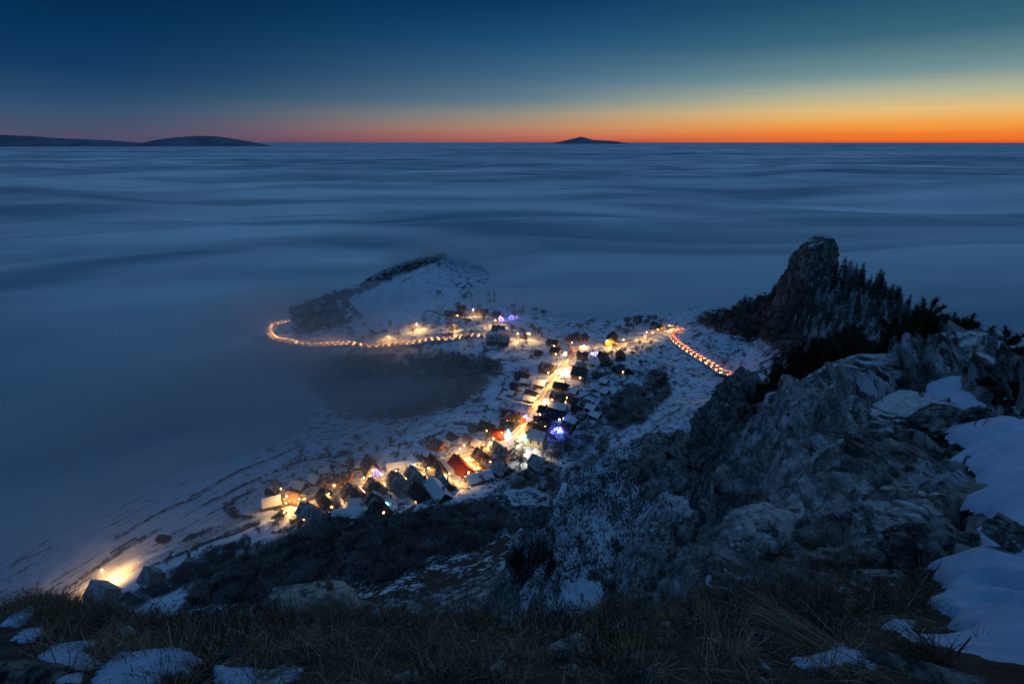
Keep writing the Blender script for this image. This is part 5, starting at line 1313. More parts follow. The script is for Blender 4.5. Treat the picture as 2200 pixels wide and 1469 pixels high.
M_brushf = simple('frosted_brush', (.38, .37, .40), .95, .4, .25, 0, .1)
M_shrub = simple('dark_shrub', (.035, .036, .030), .95, .4, .5, 0, .1)
CL_d = [clump(1, mat=M_brush), clump(2, mat=M_brush), clump(3, mat=M_brushf)]
CL_f = [clump(4, mat=M_brushf), clump(5, mat=M_brush)]
CL_s = [clump(6, mat=M_shrub, n=220, w=.05), clump(7, mat=M_brush, n=160)]
def sample(poly, n, fn=hitv, off=3.6, smin=.6, smax=1.3):
    r = []
    for _ in range(n):
        h = fn(*inpx(poly, rt))
        if h and offroad(h[0], h[1], off) and clear(h[0], h[1], .3): r.append((*h, rt.uniform(smin, smax)))
    return r
wood = sample(P_forest[1], 2600, smin=.8, smax=2.0)+sample([(560,1190),(760,1100),(900,1120),(860,1240),(640,1280),(430,1290)], 1500, smin=1.0, smax=2.3)
wood = [w_ for w_ in wood if fbm2(np.array([w_[0]/9.0]), np.array([w_[1]/9.0]), 3, 200)[0] > -.16]
scatter('brushwood', wood, CL_d+CL_f, 'dark leafless brushwood on the slope below the village')
gul = sample(P_forest[0]+[], 950, smin=1.2, smax=2.8)
scatter('gully_wood', gul, CL_f+CL_d, 'misty wood in the gully between the two arms of the village')
scatter('slope_brush', sample(P_forest[4], 420, smin=.8, smax=1.8)+sample(P_speckle[0], 500, smin=.3, smax=.9)+sample([(1190,960),(1300,900),(1310,1000),(1220,1060),(1050,1070)], 320, smin=.7, smax=1.6), CL_f, 'frosted brush on the slope between village and crags')
scatter('tower_brush', sample(P_forest[5], 1500, off=5, smin=1.0, smax=2.4), CL_f+CL_d, 'frosted undergrowth under the rock tower trees')
scatter('hedge_brush', sample(P_forest[2], 260, smin=1, smax=2.2)+sample([(690,634),(780,612),(850,580),(955,545),(960,556),(850,598),(780,632),(700,652)], 420, smin=.8, smax=1.8)+sample([(1480,720),(1530,720),(1620,800),(1600,830),(1560,800)], 110, off=5, smin=.4, smax=1.0), CL_d, 'scrub inside the road loop, on the spur and above the hairpin road')
scatter('garden_brush', sample([(560,1110),(800,1040),(1080,930),(1180,940),(1180,1010),(980,1060),(760,1110),(600,1150)], 260, smin=.3, smax=.8)+sample([(1060,800),(1200,740),(1330,760),(1300,900),(1100,920)], 260, smin=.25, smax=.7)+sample([(880,680),(1100,650),(1190,720),(1000,720)], 160, smin=.3, smax=.8), CL_f, 'frosted bushes in the gardens')
scatter('field_edge_brush', sample([(380,1165),(450,1135),(470,1145),(400,1180)], 60, smin=.5, smax=1.1)+sample([(480,1080),(500,1115),(520,1118),(500,1075)], 40, smin=.4, smax=.8)+sample([(240,1290),(420,1230),(560,1170),(560,1185),(420,1250),(300,1300)], 160, smin=.6, smax=1.2)+sample([(360,1230),(520,1160),(530,1180),(380,1250)], 120, smin=.6, smax=1.3), CL_s, 'dark bushes along the field edges')
def joined(r, name):
    V, Fc, mi, ms = [], [], [], []
    for ch in r.children:
        b = len(V); V += [tuple(v.co) for v in ch.data.vertices]; ms.append(ch.data.materials[0])
        for p_ in ch.data.polygons: Fc.append(tuple(b+i for i in p_.vertices)); mi.append(len(ms)-1)
    me = bpy.data.meshes.new(name); me.from_pydata(V, [], Fc)
    for m in ms: me.materials.append(m)
    me.polygons.foreach_set('material_index', mi); return bpy.data.objects.new(name, me)
J_dark = [joined(t, 'tree_source') for t in T_dark]; J_sp = joined(T_spr[0], 'spruce_source'); J_b = joined(T_bare[0], 'tree_source')
scatter('loop_wood', sample(WOOD_LOOP, 110, off=3, smin=.6, smax=1.0), J_dark+[J_b], 'dark wood inside the road loop')
scatter('flank_wood', sample(WOOD_FLANK, 240, off=5, smin=.5, smax=.95), J_dark+[J_b], 'leafless woodland left of the rock tower')
scatter('flank_spruces', sample(WOOD_FLANK, 46, off=5, smin=.45, smax=.8), [J_sp], 'spruces in the woodland left of the rock tower')
scatter('gully_trees', sample(P_forest[0], 170, smin=.6, smax=1.0), J_dark+[J_b], 'misty trees in the gully between the two arms of the village')
scatter('slope_trees', sample(P_forest[1], 200, smin=.5, smax=.9)+sample(P_forest[4], 40, smin=.5, smax=.8), J_dark+[J_b], 'leafless trees of the dark wood below the village')
scatter('hedgerow_trees', sample([(690,634),(780,612),(850,580),(955,545),(960,556),(850,598),(780,632),(700,652)], 70, off=2, smin=.5, smax=.9)+sample([(1265,760),(1420,730),(1440,760),(1400,830),(1300,850)], 24, smin=.4, smax=.8)+sample([(560,1110),(880,1090),(980,1060),(960,1120),(600,1160)], 24, smin=.4, smax=.8)+sample([(1190,950),(1290,940),(1300,1000),(1200,1060),(1040,1060)], 20, smin=.5, smax=.9), J_dark+[J_b], 'further leafless trees of the hedgerow and village edge')
def line_pts(lines, step=1.1, j=.5, smin=.25, smax=.5):
    r = []
    for L_i in lines:
        W_ = [hitv(*q) for q in L_i]
        for a, b in zip(W_[:-1], W_[1:]):
            n = max(int(math.hypot(b[0]-a[0], b[1]-a[1])/step), 1)
            for i in range(n):
                t = i/n; x = a[0]+(b[0]-a[0])*t+rt.gauss(0, j); y = a[1]+(b[1]-a[1])*t+rt.gauss(0, j)
                if clear(x, y, .3) and rt.random() < .88: r.append((x, y, gz(x, y), rt.uniform(smin, smax)))
    return r
scatter('field_hedges', line_pts([[(410,1068),(520,1010),(640,962)],[(438,1086),(540,1036),(650,990)],[(560,1050),(505,1073),(482,1095),(500,1112),(548,1113)],[(150,1262),(250,1192),(345,1138)],[(330,1216),(480,1150),(556,1122)],[(250,1160),(330,1110),(430,1068)],[(360,1200),(440,1168)],[(610,1000),(690,985),(760,975)],[(830,960),(900,950),(960,925)]], .8, .35, .35, .7)
  +line_pts([[(1060,803),(1150,798)],[(1072,826),(1140,829)],[(1085,812),(1078,845)],[(1064,860),(1130,862)],[(1050,880),(1080,884)],[(970,908),(1035,912)],[(950,930),(1030,935)],[(900,955),(985,958)],[(1240,812),(1300,815)],[(1262,800),(1255,830)],[(1225,838),(1290,842)],[(1300,845),(1285,880)],[(1240,885),(1290,870)],[(1075,775),(1165,770)],[(1090,755),(1170,752)],[(1195,915),(1250,905)],[(1270,730),(1330,745)],[(860,955),(850,985)],[(700,990),(760,1000)],[(1290,800),(1340,830)],[(640,1030),(690,1045)]], .8, .25, .25, .5), CL_s, 'dark hedges and banks dividing fields and gardens')
fnc = lambda a, b: hit(a, b, 14.0)
def fnc2(a, b):
    h = hit(a, b, 14.0)
    return h if h and math.hypot(h[0], h[1]) < 125 else None
cr_pts = [(*h[:3], s*.45) for (*h, s) in sample([(1080,1290),(1200,1060),(1300,1000),(1600,880),(1640,1000),(1560,1100),(1520,1280)], 160, fn=fnc2, off=0, smin=.25, smax=.9)]
scatter('crag_tussocks', cr_pts, CL_s, 'dark grass tussocks on the snow flecked crag')
scatter('crag_bush', [(*h[:3], s) for (*h, s) in sample([(1110,1200),(1190,1190),(1200,1270),(1130,1280)], 30, fn=fnc2, off=0, smin=.7, smax=1.4)], CL_s, 'black juniper bush low on the snow flecked crag')
# ------------------------------------------------------------------ garden fences
def fence(pts, label, hgt=1.3, mat=None):
    W_ = [Vector(hitv(*p)) for p in pts]; r = empty('garden_fence', W_[0]); tag(r, label, 'fence')
    o0 = W_[0]; V, Fc = [], []; k_ = 0
    for a, b in zip(W_[:-1], W_[1:]):
        L = (b-a).length; n = max(int(L/2.6), 1); d = (b-a)/n
        for i in range(n):
            p = a+d*i; q = a+d*(i+1); p = Vector((p.x, p.y, gz(p.x, p.y)))-o0; q = Vector((q.x, q.y, gz(q.x, q.y)))-o0
            V2, F2 = [], []; add(V2, F2, *quadbox(-.08, .08, -.08, .08, -.4, hgt+.1))
            if k_ == 0: pm = mesh_py('post', V2, F2, M_wood, r); pm.location = p
            else: c = pm.copy(); C.objects.link(c); c.location = p; c.parent = r
            k_ += 1
            for z0, z1 in ((.1, .5), (.6, 1.0)):
                b_ = len(V); V += [(p.x, p.y, p.z+z0), (q.x, q.y, q.z+z0), (q.x, q.y, q.z+z1+.2), (p.x, p.y, p.z+z1+.2)]; Fc.append((b_, b_+1, b_+2, b_+3))
    mesh_py('rail', V, Fc, M_wood, r)
for pts, lb in [([(1080,838),(1066,858),(1098,862)], 'fence around the blue snow garden above the widest rose roof'),([(1080,838),(1122,841)], 'fence along the top of the blue snow garden'),([(968,925),(958,938),(1012,942)], 'fence of the snowy plot above the glowing tree'),
    ([(975,912),(1012,915),(1006,930)], 'fence on the far side of the snowy plot'),([(1245,858),(1268,847),(1282,855),(1276,868),(1250,872)], 'round fence of the paddock right of the street'),([(1288,878),(1262,905),(1250,925)], 'dark fence falling from the snowy shed to the bend'),
    ([(1012,690),(915,668),(905,690)], 'dark hedge fence left of the far hamlet'),([(1070,790),(1040,800),(1085,806)], 'fence of the uppermost left gardens'),([(1300,740),(1345,735),(1380,728)], 'railing below the upper road'),([(560,1100),(640,1082),(700,1066)], 'wire fence along the lamplit lower street'),
    ([(238,1190),(292,1158),(304,1165)], 'fence of the long plot behind the field lane lamp'),([(430,1172),(500,1150),(560,1125)], 'fence across the snowy field below the lower row'),([(820,1010),(870,1000),(880,992)], 'fence behind the low lamplit roof')]:
    fence(pts, lb)
h = hitv(945, 602)
r = empty('utility_pole', h); tag(r, 'thin utility pole on the spur field', 'pole'); V, Fc = [], []; limb(V, Fc, Vector((0,0,-.5)), Vector((0,0,15)), .22, .12, 6); mesh_py('pole', V, Fc, M_wood, r); V, Fc = [], []; add(V, Fc, *quadbox(-1.0, 1.0, -.08, .08, 13.6, 13.8)); mesh_py('crossarm', V, Fc, M_wood, r)
# ------------------------------------------------------------------ rocks near the camera
def rock_obj(px, py, d, sx, sy, sz, mat, label, seed, rz=0.0, rough=.28, sink=.35, tilt=(0, 0), name='rock', cat='rock', loc=None, sub=6):
    import bmesh
    bm = bmesh.new(); bmesh.ops.create_icosphere(bm, subdivisions=sub, radius=1.0)
    P = np.array([v.co[:] for v in bm.verts])
    n = fbm3(P[:, 0]*1.1+seed, P[:, 1]*1.1, P[:, 2]*1.1, 3, seed, .5)*.9+fbm3(P[:, 0]*2.6+seed, P[:, 1]*2.6, P[:, 2]*2.0, 4, seed+3, .55, ridge=True)*rough
    # a few planar cuts for facets
    rg = np.random.default_rng(seed)
    Q = P*(1+n[:, None])
    for _ in range(7):
        nn = rg.normal(size=3); nn /= np.linalg.norm(nn); lim = rg.uniform(.62, .9); dd = Q@nn; Q -= np.where(dd > lim, (dd-lim)*.8, 0)[:, None]*nn
    Q += P*(fbm3(P[:, 0]*9, P[:, 1]*9, P[:, 2]*9, 3, seed+9)*.05)[:, None]
    f = np.array([[v.index for v in fc.verts] for fc in bm.faces]); bm.free()
    Q = Q*np.array([sx, sy, sz])
    if loc is None: a = PD(px, py, d); loc = (a[0], a[1], a[2]-sz*sink)
    o = mesh_np(name, Q, f, mat); o.location = loc; o.rotation_euler = (tilt[0], tilt[1], rz)
    tag(o, label, cat); return o
rock_obj(668,1312,4.2,.40,.26,.20,M_boulder,'rounded lichen grey boulder at the edge of the grass, left of centre',3,.12,.12,-.1)
rock_obj(545,1332,4.05,.26,.18,.07,M_boulder,'flat shoulder stone left of the rounded boulder',5,.3,.1,.1)
rock_obj(30,1480,2.45,.20,.18,.12,M_lime_dark,'dark rock filling the bottom left corner',8,.4,.3,.2)
rock_obj(931,1402,2.9,.055,.045,.07,M_lime,'small pale angular stone standing in the grass',12,.5,.3,.1,sub=4)
rock_obj(1075,1442,2.6,.06,.05,.03,M_lime,'small pale stone low in the grass, bottom centre',14,.5,.3,.1,sub=4)
rock_obj(1225,1408,2.9,.15,.13,.035,M_lime,'flat frosted slab in the grass left of the moss',16,.2,.2,.1,sub=5)
rock_obj(1095,1352,3.7,.12,.10,.06,M_lime,'snow dusted stone near the edge of the grass',18,.2,.2,.1,sub=4)
rock_obj(860,1470,2.4,.10,.07,.03,M_lime,'pale stone cut by the lower edge of the picture',19,.2,.2,.1,sub=4)
rock_obj(2030,1482,2.4,.26,.14,.09,M_lime_dark,'dark rock under the snow at the lower right edge',21,-.5,.4,.1)
rock_obj(2195,1168,5.1,.20,.26,.14,M_lime_dark,'dark rock island in the snowfield at the right edge',24,.3,.35,.1)
rock_obj(2000,1160,6.1,.46,.4,.3,M_lime_dark,'dark overhanging rock lip left of the snowfield',27,.5,.35,.35)
rock_obj(1950,1120,7.2,.8,.5,.4,M_lime,'grey fissured rock left of the dark lip',29,.6,.35,.3)
rock_obj(1880,1190,6.8,.35,.9,.42,M_pale,'slanting rock rib in the middle of the lower crags',31,-.55,.35,.3,(.3,.2))
rock_obj(1800,1110,9.0,.8,.9,.7,M_pale,'steep bright rock fin above the dark cleft',34,-.5,.35,.45,(.2,.3))
rock_obj(2030,905,13.5,.7,.6,.42,M_lime_dark,'dark lichen rock inside the upper snow',37,.7,.35,.3)
rock_obj(2100,893,12.6,.4,.35,.25,M_lime_dark,'small dark rock on the snow ridge',38,.7,.35,.2)
rock_obj(2058,775,23.0,2.3,1.8,1.5,M_lime_snow,'upper right rock knob against the fog',41,.3,.3,.35)
rock_obj(1905,815,23.5,3.8,1.6,1.3,M_lime_snow,'long sloping rock crest above the pines',43,-.35,.25,.45)
rock_obj(1970,890,15.5,1.4,1.1,.7,M_lime_snow,'broken dark rocks below the crest',45,.5,.35,.35)
rock_obj(1900,920,15.5,1.8,1.2,.9,M_lime_snow,'grey rock step below the long crest',47,-.4,.3,.35)
rock_obj(1735,985,15.5,1.7,2.4,2.6,M_pale,'steep grey crag with snow spots',50,-.5,.25,.2,(.15,.1))
rock_obj(1680,1110,11.2,1.0,1.9,2.0,M_pale,'lower buttress of the steep grey crag',52,-.6,.25,.2,(.2,.15))
rock_obj(1610,1220,8.0,.6,1.3,1.1,M_pale,'foot of the grey buttress running down to the grass',54,-.6,.25,.3,(.25,.1))
rock_obj(1830,1010,13.0,1.2,1.0,.8,M_lime_snow,'knobbly grey outcrop between crag and snow',56,.2,.35,.35)
rock_obj(1760,1240,7.0,.35,.3,.3,M_lime,'small jagged rock in the dead grass slope',58,.2,.4,.2,sub=5)
rock_obj(1700,1270,6.2,.2,.18,.2,M_lime,'little pointed rock above the long grass',59,.2,.4,.2,sub=4)
rock_obj(1900,1270,5.6,.3,.5,.28,M_lime_dark,'dark block at the head of the long grass',60,-.5,.35,.25,sub=5)
rock_obj(1150,1080,70,3.2,2.6,2.2,M_lime_snow,'snow capped pinnacle at the left shoulder of the crag',63,.2,.3,.2)
rock_obj(1600,880,60,4.5,3.5,5.5,M_lime_dark,'dark rock head below the end of the hairpin road',66,.2,.35,.6)
rock_obj(1700,868,44,2.6,2.0,1.5,M_lime,'pale block under the dark pines',68,.2,.35,.4)
rock_obj(1560,1100,50,3.2,3.5,8.5,M_lime_dark,'dark rock wall beside the cleft',70,.3,.35,.3)
rock_obj(1440,1160,50,4.0,3.2,4.2,M_lime_snow,'snow patched rock block in the gully',72,.1,.35,.5)
rock_obj(1510,1230,42,1.8,2.4,4.2,M_lime_dark,'narrow snowy rib left of the cleft',74,.1,.35,.4)
# moss cushion
mo = rock_obj(1355,1402,2.95,.16,.12,.07,M_moss,'yellow green moss cushion in the dead grass',80,.3,.2,.2,name='moss_cushion',cat='moss',sub=5)
mo = rock_obj(1318,1385,3.2,.07,.06,.05,M_moss,'second smaller moss cushion left of the large one',82,.3,.2,.2,name='moss_cushion',cat='moss',sub=4)
# ------------------------------------------------------------------ dead grass
M_grass = NT('dead_grass'); k = M_grass; a = k.attr('tint').outputs['Fac']
c = k.mix(a, (.045, .032, .022), (.70, .53, .36)); k.bsdf(c, .85, None, .15); M_grass = k.m
M_straw = simple('straw', (.30, .23, .15), .8, .3, 5)
def blades(name, roots, dirs, L, Wd, tint, mat, label=None, bend=.5):
    """roots (n,3), dirs (n,3), L (n,), Wd (n,)"""
    n = len(roots); side = np.cross(dirs, RNG.normal(size=(n, 3))); side /= np.linalg.norm(side, axis=1, keepdims=True)+1e-9
    drop = np.array([0, 0, -1.0])[None]*(bend*RNG.uniform(.3, 1.3, n)*L)[:, None]
    V = np.zeros((n, 7, 3))
    for j, t in enumerate((0, .38, .72)):
        c = roots+dirs*(L*t)[:, None]+drop*t*t; w = side*(Wd*(1-t*.6))[:, None]; V[:, j*2] = c-w; V[:, j*2+1] = c+w
    V[:, 6] = roots+dirs*L[:, None]+drop
    b = (np.arange(n)*7)[:, None, None]
    F = (np.array([[0,1,3],[0,3,2],[2,3,5],[2,5,4],[4,5,6]])[None]+b).reshape(-1, 3)
    o = mesh_np(name, V.reshape(-1, 3), F, mat, smooth=False); fattr(o, 'tint', np.repeat(tint, 7)); tag(o, label, kind='stuff'); return o
def gz_np(x, y, Zt=None):
    Zt = Zb if Zt is None else Zt
    a = np.clip((np.degrees(np.arctan2(x, y))-T0)/dT, 0, nTf-1.001); b = np.clip(np.interp(np.log(np.hypot(x, y)+1e-6), LR, np.arange(len(R))), 0, len(R)-1.001)
    a0 = a.astype(int); b0 = b.astype(int); u = a-a0; v = b-b0
    return (Zt[a0, b0]*(1-u)+Zt[a0+1, b0]*u)*(1-v)+(Zt[a0, b0+1]*(1-u)+Zt[a0+1, b0+1]*u)*v
# tussocks on the ledge
nt_ = 2300; th_ = np.radians(RNG.uniform(-52, 46, nt_)); r_ = np.sqrt(RNG.uniform(1.1**2, 6.2**2, nt_)); tx, ty = r_*np.sin(th_), r_*np.cos(th_)
dA_ = sdist(polyAB, tx, ty); keep = (dA_ < .25)
def snow_free(x, y, m=0.02):
    ok = np.ones(len(x), bool)
    for key, (P, t_, f_) in snow_poly.items(): ok &= sdist(P, x, y) > -m
    return ok
keep &= snow_free(tx, ty, .03) & ((np.degrees(th_) < 22) | (RNG.random(nt_) < .55))
tx, ty = tx[keep], ty[keep]; per = 40
bx = np.repeat(tx, per)+RNG.normal(0, .035, len(tx)*per); by = np.repeat(ty, per)+RNG.normal(0, .035, len(tx)*per)
tl = np.repeat(RNG.uniform(.08, .24, len(tx)), per)
lean = np.repeat(RNG.normal(0, .35, (len(tx), 2)), per, 0)
dirs = np.stack([lean[:, 0]+RNG.normal(0, .55, len(bx)), lean[:, 1]-.15+RNG.normal(0, .55, len(bx)), RNG.uniform(.5, 1.2, len(bx))], 1); dirs /= np.linalg.norm(dirs, axis=1, keepdims=True)
tb_ = np.repeat(RNG.uniform(0, .5, len(tx)), per)
blades('dead_grass', np.stack([bx, by, gz_np(bx, by)-.01], 1), dirs, tl*RNG.uniform(.5, 1.25, len(bx)), RNG.uniform(.0011, .0026, len(bx)), np.clip(tb_*.55+RNG.beta(.8, 2.5, len(bx))*1.0, 0, 1), M_grass, 'dead brown grass covering the ledge')
# matted litter and stems between
nl = 17000; th_ = np.radians(RNG.uniform(-54, 50, nl)); r_ = np.sqrt(RNG.uniform(1.0, 6.3**2, nl)); lx, ly = r_*np.sin(th_), r_*np.cos(th_); kp = (sdist(polyAB, lx, ly) < .2) & snow_free(lx, ly, .01); lx, ly = lx[kp], ly[kp]
dd = np.stack([RNG.normal(0, 1, len(lx)), RNG.normal(0, 1, len(lx)), RNG.uniform(-.3, .45, len(lx))], 1); dd /= np.linalg.norm(dd, axis=1, keepdims=True)
blades('grass_litter', np.stack([lx, ly, gz_np(lx, ly)+.02], 1), dd, RNG.uniform(.06, .26, len(lx)), RNG.uniform(.001, .0028, len(lx)), RNG.beta(1.1, 3.5, len(lx)), M_grass, 'matted grass litter on the ledge', .25)
# grass hanging along the rim and on the crag ledges
ex, ey = [], []
for (a, b, c_) in edgeAB[:13]: pass
rim = np.array([PD(*p)[:2] for p in edgeAB[:12]]); seg = RNG.integers(0, 11, 300); t_ = RNG.random(300); rx = rim[seg, 0]*(1-t_)+rim[seg+1, 0]*t_; ry = rim[seg, 1]*(1-t_)+rim[seg+1, 1]*t_
rx += RNG.normal(0, .15, 300); ry += RNG.normal(-.1, .15, 300); bq = PD(668, 1312, 4.2); far_b = np.hypot(rx-bq[0], ry-bq[1]) > .55; rx = np.where(far_b, rx, rx+RNG.choice([-1.0, 1.0], 300)*.7); per = 34
bx = np.repeat(rx, per)+RNG.normal(0, .05, 300*per); by = np.repeat(ry, per)+RNG.normal(0, .05, 300*per)
dirs = np.stack([RNG.normal(0, .5, len(bx)), RNG.normal(.1, .45, len(bx)), RNG.uniform(.5, 1.3, len(bx))], 1); dirs /= np.linalg.norm(dirs, axis=1, keepdims=True)
tl = np.repeat(RNG.uniform(.12, .30, 300), per)
blades('rim_grass', np.stack([bx, by, gz_np(bx, by)-.02], 1), dirs, tl*RNG.uniform(.5, 1.2, len(bx)), RNG.uniform(.0014, .003, len(bx)), RNG.beta(1.2, 4, len(bx)), M_grass, 'dead grass fringe along the rim of the ledge', .4)
# crag ledge grass, sampled where the relief is hollow
cg = []
for poly, n in [([(1560,1290),(1640,1180),(1800,1160),(1880,1240),(1900,1310),(1700,1340),(1560,1320)], 620), ([(1740,960),(1830,900),(1900,880),(1960,930),(1850,1000),(1780,1060)], 260), ([(1850,1100),(1960,1040),(1990,1100),(1900,1180)], 160), ([(1840,1150),(1960,1180),(1990,1300),(1860,1320)], 220), ([(1700,1180),(1780,1120),(1840,1100),(1820,1190)], 90)]:
    for _ in range(n):
        q = hit(*inpx(poly, rt), 1.0)
        if q: cg.append(q)
cg = np.array(cg); cg = cg[snow_free(cg[:, 0], cg[:, 1])]; per = 46
rr_ = np.hypot(cg[:, 0], cg[:, 1])
bx = np.repeat(cg[:, 0], per)+RNG.normal(0, .09, len(cg)*per); by = np.repeat(cg[:, 1], per)+RNG.normal(0, .09, len(cg)*per)
dirs = np.stack([RNG.normal(.1, .55, len(bx)), RNG.normal(-.35, .5, len(bx)), RNG.uniform(.3, 1.1, len(bx))], 1); dirs /= np.linalg.norm(dirs, axis=1, keepdims=True)
tl = np.repeat(RNG.uniform(.18, .42, len(cg)), per)
blades('crag_grass', np.stack([bx, by, gz_np(bx, by)-.03], 1), dirs, tl*RNG.uniform(.5, 1.2, len(bx)), RNG.uniform(.002, .0045, len(bx)), RNG.beta(1.0, 5, len(bx)), M_grass, 'brown grass in the hollows of the crags', .7)
# heather like shrublets, pebbles, and stalks that come through the snow
HC = [clump(31, R_=.16, n=150, mat=M_shrub, w=.012), clump(32, R_=.13, n=120, mat=M_brush, w=.011)]
nh = 420; th_ = np.radians(RNG.uniform(-52, 40, nh)); r_ = np.sqrt(RNG.uniform(1.2**2, 6.5**2, nh)); hx_, hy_ = r_*np.sin(th_), r_*np.cos(th_)
kp = (sdist(polyAB, hx_, hy_) < .1) & snow_free(hx_, hy_, .03); hx_, hy_ = hx_[kp], hy_[kp]
scatter('shrublets', np.stack([hx_, hy_, gz_np(hx_, hy_)-.01, RNG.uniform(.5, 1.3, len(hx_))], 1), HC, 'dark heathery shrublets among the dead grass')
import bmesh as _bm
def pebble(seed):
    bm = _bm.new(); _bm.ops.create_icosphere(bm, subdivisions=2, radius=.03); rg = np.random.default_rng(seed)
    for v in bm.verts: v.co *= 1+rg.normal(0, .12); v.co.z *= .6
    me = bpy.data.meshes.new('pebble'); bm.to_mesh(me); bm.free(); me.materials.append(M_lime); return bpy.data.objects.new('pebble', me)
np_ = 340; th_ = np.radians(RNG.uniform(-52, 48, np_)); r_ = np.sqrt(RNG.uniform(1.1, 6.2**2, np_)); qx, qy = r_*np.sin(th_), r_*np.cos(th_); kp = (sdist(polyAB, qx, qy) < 0) & snow_free(qx, qy, .01); qx, qy = qx[kp], qy[kp]
scatter('pebbles', np.stack([qx, qy, gz_np(qx, qy)+.005, RNG.gamma(2, .35, len(qx))+.2], 1), [pebble(1), pebble(2), pebble(3)], 'small stones lying in the dead grass', tilt=1.5)
sx_, sy_ = [], []
for key, n_s in (('left', 9), ('mid_left', 9), ('hooked', 10), ('tail', 12), ('far_left', 4), ('ridge', 34)):
    P = np.array(snow_poly[key][0]); lo, hi = P.min(0), P.max(0); hi = np.minimum(hi, [8, 8]); c_ = 0
    while c_ < n_s:
        q = RNG.uniform(lo, hi, 2)
        dq = sdist(P, np.array([q[0]]), np.array([q[1]]))[0]
        c_ += .2
        if dq < 0 and (key != 'ridge' or dq > -.35): sx_.append(q[0]); sy_.append(q[1]); c_ += .8
per = 16; bx = np.repeat(sx_, per)+RNG.normal(0, .02, len(sx_)*per); by = np.repeat(sy_, per)+RNG.normal(0, .02, len(sx_)*per)
dirs = np.stack([RNG.normal(0, .5, len(bx)), RNG.normal(0, .5, len(bx)), RNG.uniform(.6, 1.3, len(bx))], 1); dirs /= np.linalg.norm(dirs, axis=1, keepdims=True)
blades('snow_stalks', np.stack([bx, by, gz_np(bx, by)], 1), dirs, RNG.uniform(.08, .24, len(bx)), RNG.uniform(.0012, .0026, len(bx)), RNG.beta(1.2, 3, len(bx)), M_grass, 'grass stalks coming through the thin snow', .4)
# single tufts one can point at
def tuft(px, py, n, L, lean, spread, label, tint=(.2, .9), w=.0022, rad_=.05):
    h = hit(px, py, 1.0); n_ = n
    roots = np.stack([h[0]+RNG.normal(0, rad_, n_), h[1]+RNG.normal(0, rad_, n_), np.full(n_, h[2]-.02)], 1)
    d = np.stack([lean[0]+RNG.normal(0, spread, n_), lean[1]+RNG.normal(0, spread, n_), lean[2]+RNG.normal(0, spread*.4, n_)], 1); d /= np.linalg.norm(d, axis=1, keepdims=True)
    o = blades('grass_tuft', roots, d, RNG.uniform(.5, 1.1, n_)*L, np.full(n_, w), RNG.uniform(*tint, n_), M_grass, None, .35)
    del o['kind']; tag(o, label, 'grass tuft'); return o
tuft(1575,1415,150,.34,(0,-.2,1),.5,'pale arching grass tuft right of the moss',(.5,1))
tuft(985,1440,200,.22,(0,-.1,1),.45,'bushy upright tuft right of the small pale stone',(.15,.7))
tuft(1790,1395,260,.62,(-.85,.35,.55),.13,'long combed grass leaning left above the fish shaped snow',(.1,.7))
tuft(2010,1425,420,.34,(-.5,-.1,.6),.35,'thick black green tuft in front of the snowfield',(0,.22))
tuft(250,1440,40,.3,(0,0,1),.35,'sparse stalks poking through the bottom left snow',(.1,.4))
tuft(120,1330,260,.30,(.05,.1,1),.4,'dense tuft on the rim at the far left',(.1,.6))
tuft(720,1340,160,.30,(0,.1,1),.4,'tuft behind the rounded boulder',(.1,.6))
tuft(1330,1330,200,.34,(0,.1,1),.5,'tuft on the rim near the middle',(.1,.6))
tuft(560,1465,60,.26,(.5,.1,.7),.25,'thin stalks crossing the hook shaped snow',(0,.3))
# stems and twigs
def stem(px, py, d, h, lean, label, r=.004, mat=None, head=True, twigs=0):
    p = hit(px, py, 1.0); rt_ = empty('dry_stem', p); tag(rt_, label, 'plant stem'); V, Fc = [], []
    a = Vector((0, 0, -.03)); q = a; rnd = random.Random(px)
    for i in range(6):
        n_ = q+Vector((lean[0]*h/6+rnd.gauss(0, .008), lean[1]*h/6, h/6)); limb(V, Fc, q, n_, r*(1-i*.1), r*(1-(i+1)*.1), 5); q = n_
        if twigs and i > 1:
            for _ in range(twigs): limb(V, Fc, q, q+Vector((rnd.gauss(0, .05), rnd.gauss(0, .05), rnd.uniform(.01, .07))), r*.5, r*.2, 3)
    mesh_py('stalk', V, Fc, mat or M_straw, rt_)
    if head:
        V, Fc = [], []
        for i in range(40): sliver(V, Fc, q+Vector((rnd.gauss(0, .008), rnd.gauss(0, .008), rnd.uniform(-.05, .02))), Vector((rnd.gauss(0, 1), rnd.gauss(0, 1), 1)).normalized(), .02, .003, rnd)
        mesh_py('seed_head', V, Fc, M_straw, rt_)
stem(1775,1455,0,.50,(.05,0),'tall thin stem in front of the fish shaped snow',.003)
stem(2060,1410,0,.16,(.35,.1),'dark stick standing in the snow, lower right',.007,M_wood,False)
stem(2085,930,0,.55,(.05,0),'left twig on the snow ridge',.012,M_wood,False,2); stem(2096,935,0,.62,(.25,0),'right twig on the snow ridge',.012,M_wood,False,2)
stem(95,1440,0,.30,(-.05,0),'single stalk through the bottom left snow',.003,M_wood,False); stem(125,1445,0,.28,(.1,0),'second stalk through the bottom left snow',.003,M_wood,False); stem(150,1450,0,.26,(.25,0),'third leaning stalk through the bottom left snow',.003,M_wood,False)
stem(1985,1385,0,.14,(.2,0),'frosted seed stalk by the snow tongue, right one',.005,M_snow,False); stem(1960,1375,0,.14,(.3,0),'frosted seed stalk by the snow tongue, left one',.005,M_snow,False)
stem(690,1330,0,.42,(.2,0),'tall dry stem behind the rounded boulder',.003); stem(930,1370,0,.30,(.02,0),'dry stem above the small pale stone',.003); stem(1650,1400,0,.3,(.3,0),'bent straw left of the fish shaped snow',.003)
